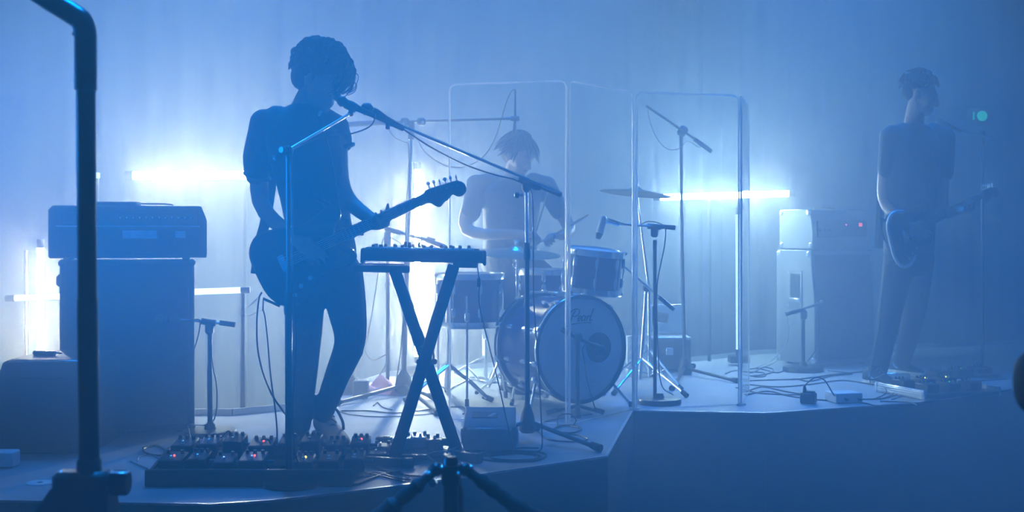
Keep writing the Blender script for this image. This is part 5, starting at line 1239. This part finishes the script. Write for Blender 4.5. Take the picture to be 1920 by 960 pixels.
lead('pale cable end lying left of the singer\'s pedalboard', [(245,866), (262,874), (276,880)], .0032, PALECABLE)
lead('cable winding from the pedalboard to the foot of the keyboard stand', [(640,888), (680,874), (720,884), (760,893), (800,896)], .0045)
lead('lower cable winding along the front edge below the keyboard stand', [(640,900), (672,897), (705,888), (740,898), (770,902)], .0042)
lead('cable lying nearest the stage edge right of the pedalboard', [(636,912), (668,910), (700,898), (722,890), (752,886)], .0042)
lead('cable running along the stage front from the round base to the keyboard stand', [(600,902), (650,884), (700,892), (760,906)], .004)
lead('pale cable along the front edge under the foreground tripod', [(642,902), (678,895), (700,893)], .003, PALECABLE)
# board under the keyboard stand
t = T('pedalboard', 'small dark pedalboard under the keyboard stand', 'pedalboard', G(775,868))
g = G(770,866); t.part('plate', M().box(g+Vector((.0,.10,.025)), (.36,.24,.016), Matrix.Rotation(-.05,3,'Z'), .004), STEEL)
for x_ in (-.16,.16): t.part('side_rail', M().box(g+Vector((x_,.10,.014)), (.02,.22,.024), None, .003), BLACK)
for i,(px,py,w_,mt,lab) in enumerate(((713,856,.09,PED[0],'dark effects pedal left of the keyboard stand\'s front leg'),(752,850,.085,PED[3],'pale effects pedal seen through the keyboard stand, next to the front leg'),(786,848,.075,PED[3],'pale effects pedal seen through the keyboard stand, at the middle'),(812,853,.07,PED[1],'grey effects pedal seen through the keyboard stand, at the right'))):
    gg = G(px,py+8); pedal(lab, (gg.x, gg.y+.05, SZ+(.034 if i else .001)), (w_,.10,.05 if i else .06), -.1+.1*i, mt, 0, None, 2)
pedal('low dark effects pedal at the left foot of the keyboard stand', G(703,866), (.10,.11,.045), .2, PED[0], 0, None, 2)
t = T('power_strip', 'dark power strip behind the keyboard stand', 'power strip', G(790,838)); g = G(785,838)
t.part('body', M().box(g+Vector((-.03,.02,.022)), (.34,.05,.04), Matrix.Rotation(-.12,3,'Z'), .006), BLACK)
for k in range(5): t.part('socket', M().lathe([(.016,0),(.016,.003)], g+Vector((-.15+k*.06,.034-k*.0072,.042)), n=12), STEEL)
lead('loop of cable hanging over the right leg of the keyboard stand', [P(833,872,5.45), P(812,862,5.44), P(802,852,5.43), P(822,846,5.42), P(845,848,5.42), P(856,858,5.43), P(845,868,5.44)], .003, PALECABLE)
lead('cable arching up at the back of the small pedalboard', [P(815,846,5.5), P(818,832,5.5), P(830,826,5.5), P(842,836,5.5), P(838,850,5.48)], .0032)
lead('pale cable slanting down across the small pedalboard', [P(860,838,5.6), P(820,852,5.5), P(790,868,5.44), (772,874)], .003, PALECABLE)
lead('flat coil of cable at the front of the stage below the middle boom stand', [(880,862),(910,852),(960,848),(1010,850),(1024,857),(1000,866),(940,867),(900,862),(930,853),(985,851),(1015,859),(985,867)], .0045)
lead('second coil of cable inside the front coil below the middle boom stand', [(905,858),(950,852),(1000,855),(1005,862),(965,865),(925,862),(920,857),(965,853)], .004)
lead('cable snaking from the slope-topped unit to the front coil', [(860,848),(880,842),(920,838),(950,846),(975,842),(1010,842)], .004)
lead('round coil of cable lying at the hinge foot of the clear screen', [(1035,808),(1050,800),(1080,800),(1090,807),(1075,813),(1048,812),(1037,807),(1060,799),(1085,804)], .004)
lead('cable loop standing up against the hinge of the clear screen', [G(1046,797), P(1045,785,6.4), P(1054,777,6.4), P(1070,777,6.4), P(1080,787,6.4), P(1076,797,6.4)], .0035)
lead('long cable curving behind the hinge foot towards the bass drum', [(1010,812),(1030,826),(1075,830),(1102,826),(1085,818),(1040,812),(1012,800),(1030,790),(1075,783),(1110,778)], .0036)
lead('cable crossing the floor behind the keyboard stand', [(640,772),(690,772),(740,776),(800,770),(860,764),(875,770),(868,778)], .004)
lead('thin cable along the floor left of the wide tripod legs', [(622,768),(660,779),(720,783),(770,780),(820,776)], .003)
lead('short cable end near the tripod of the T-shaped stand', [(700,762),(708,756),(718,765),(735,770)], .0035)
# the floor of the right side
lead('long cable crossing the right floor behind the power block', [(1396,716),(1440,714),(1500,712),(1560,704),(1620,698)], .0045)
lead('second long cable across the right floor, towards the sneakers', [(1398,722),(1460,727),(1520,722),(1580,715),(1640,723)], .0045)
lead('cable lying right of the thick round stand base', [(1495,712),(1520,716),(1560,706),(1598,702),(1552,696)], .004)
lead('tangle of cable left of the thick round stand base', [(1360,702),(1380,696),(1410,700),(1430,690),(1450,694),(1440,702),(1405,706),(1390,698),(1420,692),(1455,700),(1470,696)], .0042)
lead('oval loop of cable at the foot of the clear end panel', [(1396,704),(1420,708),(1436,706),(1430,700),(1405,699),(1396,704)], .004)
lead('cable loop in front of the right speaker cabinet', [(1430,690),(1450,682),(1462,674),(1466,684),(1460,694)], .0036, PALECABLE)
lead('wavy cable along the front of the right stage', [(1400,735),(1430,727),(1470,735),(1510,742)], .0045)
lead('twin of the wavy front cable, lying nearer the stage edge', [(1398,742),(1440,735),(1480,744),(1530,751),(1580,752),(1600,748)], .0045)
lead('cable from the clear panel across to the power block', [(1380,728),(1420,738),(1460,741),(1500,742)], .0042)
lead('cable looping along the stage edge below the silver case', [(1590,752),(1620,757),(1650,764),(1690,766),(1718,762),(1700,756),(1650,754)], .0042)
lead('cable under the silver case leading left', [(1560,744),(1610,750),(1660,748),(1690,738)], .0045)
for i,(x_,lab) in enumerate(((1650,'first cable hooped over the silver pedalboard edge'),(1665,'second cable hooped over the silver pedalboard edge'),(1690,'last cable hooped over the silver pedalboard edge'))):
    g0 = G(x_-14,750); lead(lab, [g0+Vector((0,0,.004)), G(x_+6,742)+Vector((0,0,.004)), P(x_+12,733,7.7), P(x_+6,724,7.78), P(x_-12,716,7.9)] if i < 2 else [G(1672,750)+Vector((0,0,.004)), G(1690,744)+Vector((0,0,.004)), P(1698,730,7.75), P(1705,718,7.85), P(1730,711,7.95)], .0036)
g = G(1518,758)
t = T('power_block', 'black power block on the right stage floor', 'power block', g)
Rp = Matrix.Rotation(-.5,3,'Z'); t.part('body', M().box(g+Vector((0,.03,.032)), (.085,.06,.062), Rp, .006), BLACK)
t.part('socket', M().box(g+Vector((.01,.03,.066)), (.05,.04,.012), Rp, .004), RUBBER)
t.part('plug', M().tube([g+Vector((-.02,.03,.063)), g+Vector((-.022,.03,.10))], [.013,.008], 10), RUBBER)
cord(t, [g+Vector((-.022,.03,.10)), P(1516,716,7.3), P(1530,708,7.3), P(1546,713,7.3), P(1562,738,7.3), G(1572,752)+Vector((0,0,.005))], .0038)
g = G(1582,757)
t = T('silver_box', 'flat silver box beside the black power block on the right floor', 'box', g)
Rp = Matrix.Rotation(.20,3,'Z'); t.part('body', M().box(g+Vector((.02,.08,.030)), (.165,.15,.056), Rp, .004), WHITEPL)
t.part('front_panel', M().box(g+Rp@Vector((.045,.008,.028)), (.10,.01,.045), Rp, .002), BLACK)
for k in (-.03,.05): t.part('cable_plug', M().tube([g+Rp@Vector((.04+k,.002,.028)), g+Rp@Vector((.04+k,-.035,.024))], .007, 8), RUBBER)
# silver edged board of the guitarist
c0 = Vector((2.235, 7.86, SZ)); c1 = Vector((2.405, 7.44, SZ)); dv = (c1-c0); ln = dv.length; dv.normalize(); nv = Vector((-dv.y, dv.x, 0)); Rz = Matrix.Rotation(math.atan2(dv.y,dv.x),3,'Z')
t = T('pedalboard', 'aluminium edged pedalboard at the feet of the guitarist on the right', 'pedalboard', c0)
t.part('base', M().box((c0+c1)/2+nv*.28+Vector((0,0,.022)), (ln,.54,.02), Rz, .004), BLACK)
sp_ = t.part('side_profile', M().box((c0+c1)/2+Vector((0,0,.030)), (ln,.016,.056), Rz, .003), ALU)
for z in (.016,.03,.044): t.part('rib', M().box((c0+c1)/2-nv*.010+Vector((0,0,z)), (ln-.03,.006,.006), Rz, .001), ALU, parent=sp_)
for a_ in (c0,c1): t.part('corner', M().box(a_+dv*(.012 if a_ is c0 else -.012)+Vector((0,0,.03)), (.03,.026,.06), Rz, .006), CHROME)
t.part('far_profile', M().box((c0+c1)/2+nv*.55+Vector((0,0,.030)), (ln,.016,.056), Rz, .003), ALU)
rl = ['pedal nearest the silver edge, front one of the right pedalboard','pedal nearest the silver edge, rear one of the right pedalboard','middle front pedal of the right pedalboard','middle rear pedal of the right pedalboard, amber light','far front pedal of the right pedalboard','far rear pedal of the right pedalboard, bright light']
for i in range(6):
    u_ = (.10,.30)[(i+1)%2]; v_ = .10+.16*(i//2); p = c0+dv*(u_*ln/.42+.02)+nv*v_+Vector((0,0,.034))
    pedal(rl[i], p, (.085,.12,.05), math.atan2(dv.y,dv.x)+PI/2, PED[(0,1,0,0,2,0)[i]], 0, {3:LED_Y,5:LED_Y,2:LED_G}.get(i), 3)
g = G(1676,712); single('metal_bar', M().box(g+Vector((.02,.05,.02)), (.20,.045,.038), Matrix.Rotation(-.15,3,'Z'), .004), ALU, 'low metal bar lying between the guitarist\'s sneakers', 'metal bar', loc=g)
for px, py, lab in ((1760,712,'dark effects pedal right of the aluminium edged pedalboard'),(1800,708,'middle one of the loose effects pedals at the far right'),(1836,704,'rightmost of the loose effects pedals at the far right')):
    pedal(lab, G(px,py), (.12,.13,.06), .3, PED[0], 0, LED_G if px == 1800 else None, 4)
lead('dark cable trailing from the loose pedals to the stage edge at far right', [(1730,730),(1780,722),(1830,716),(1890,712)], .004)
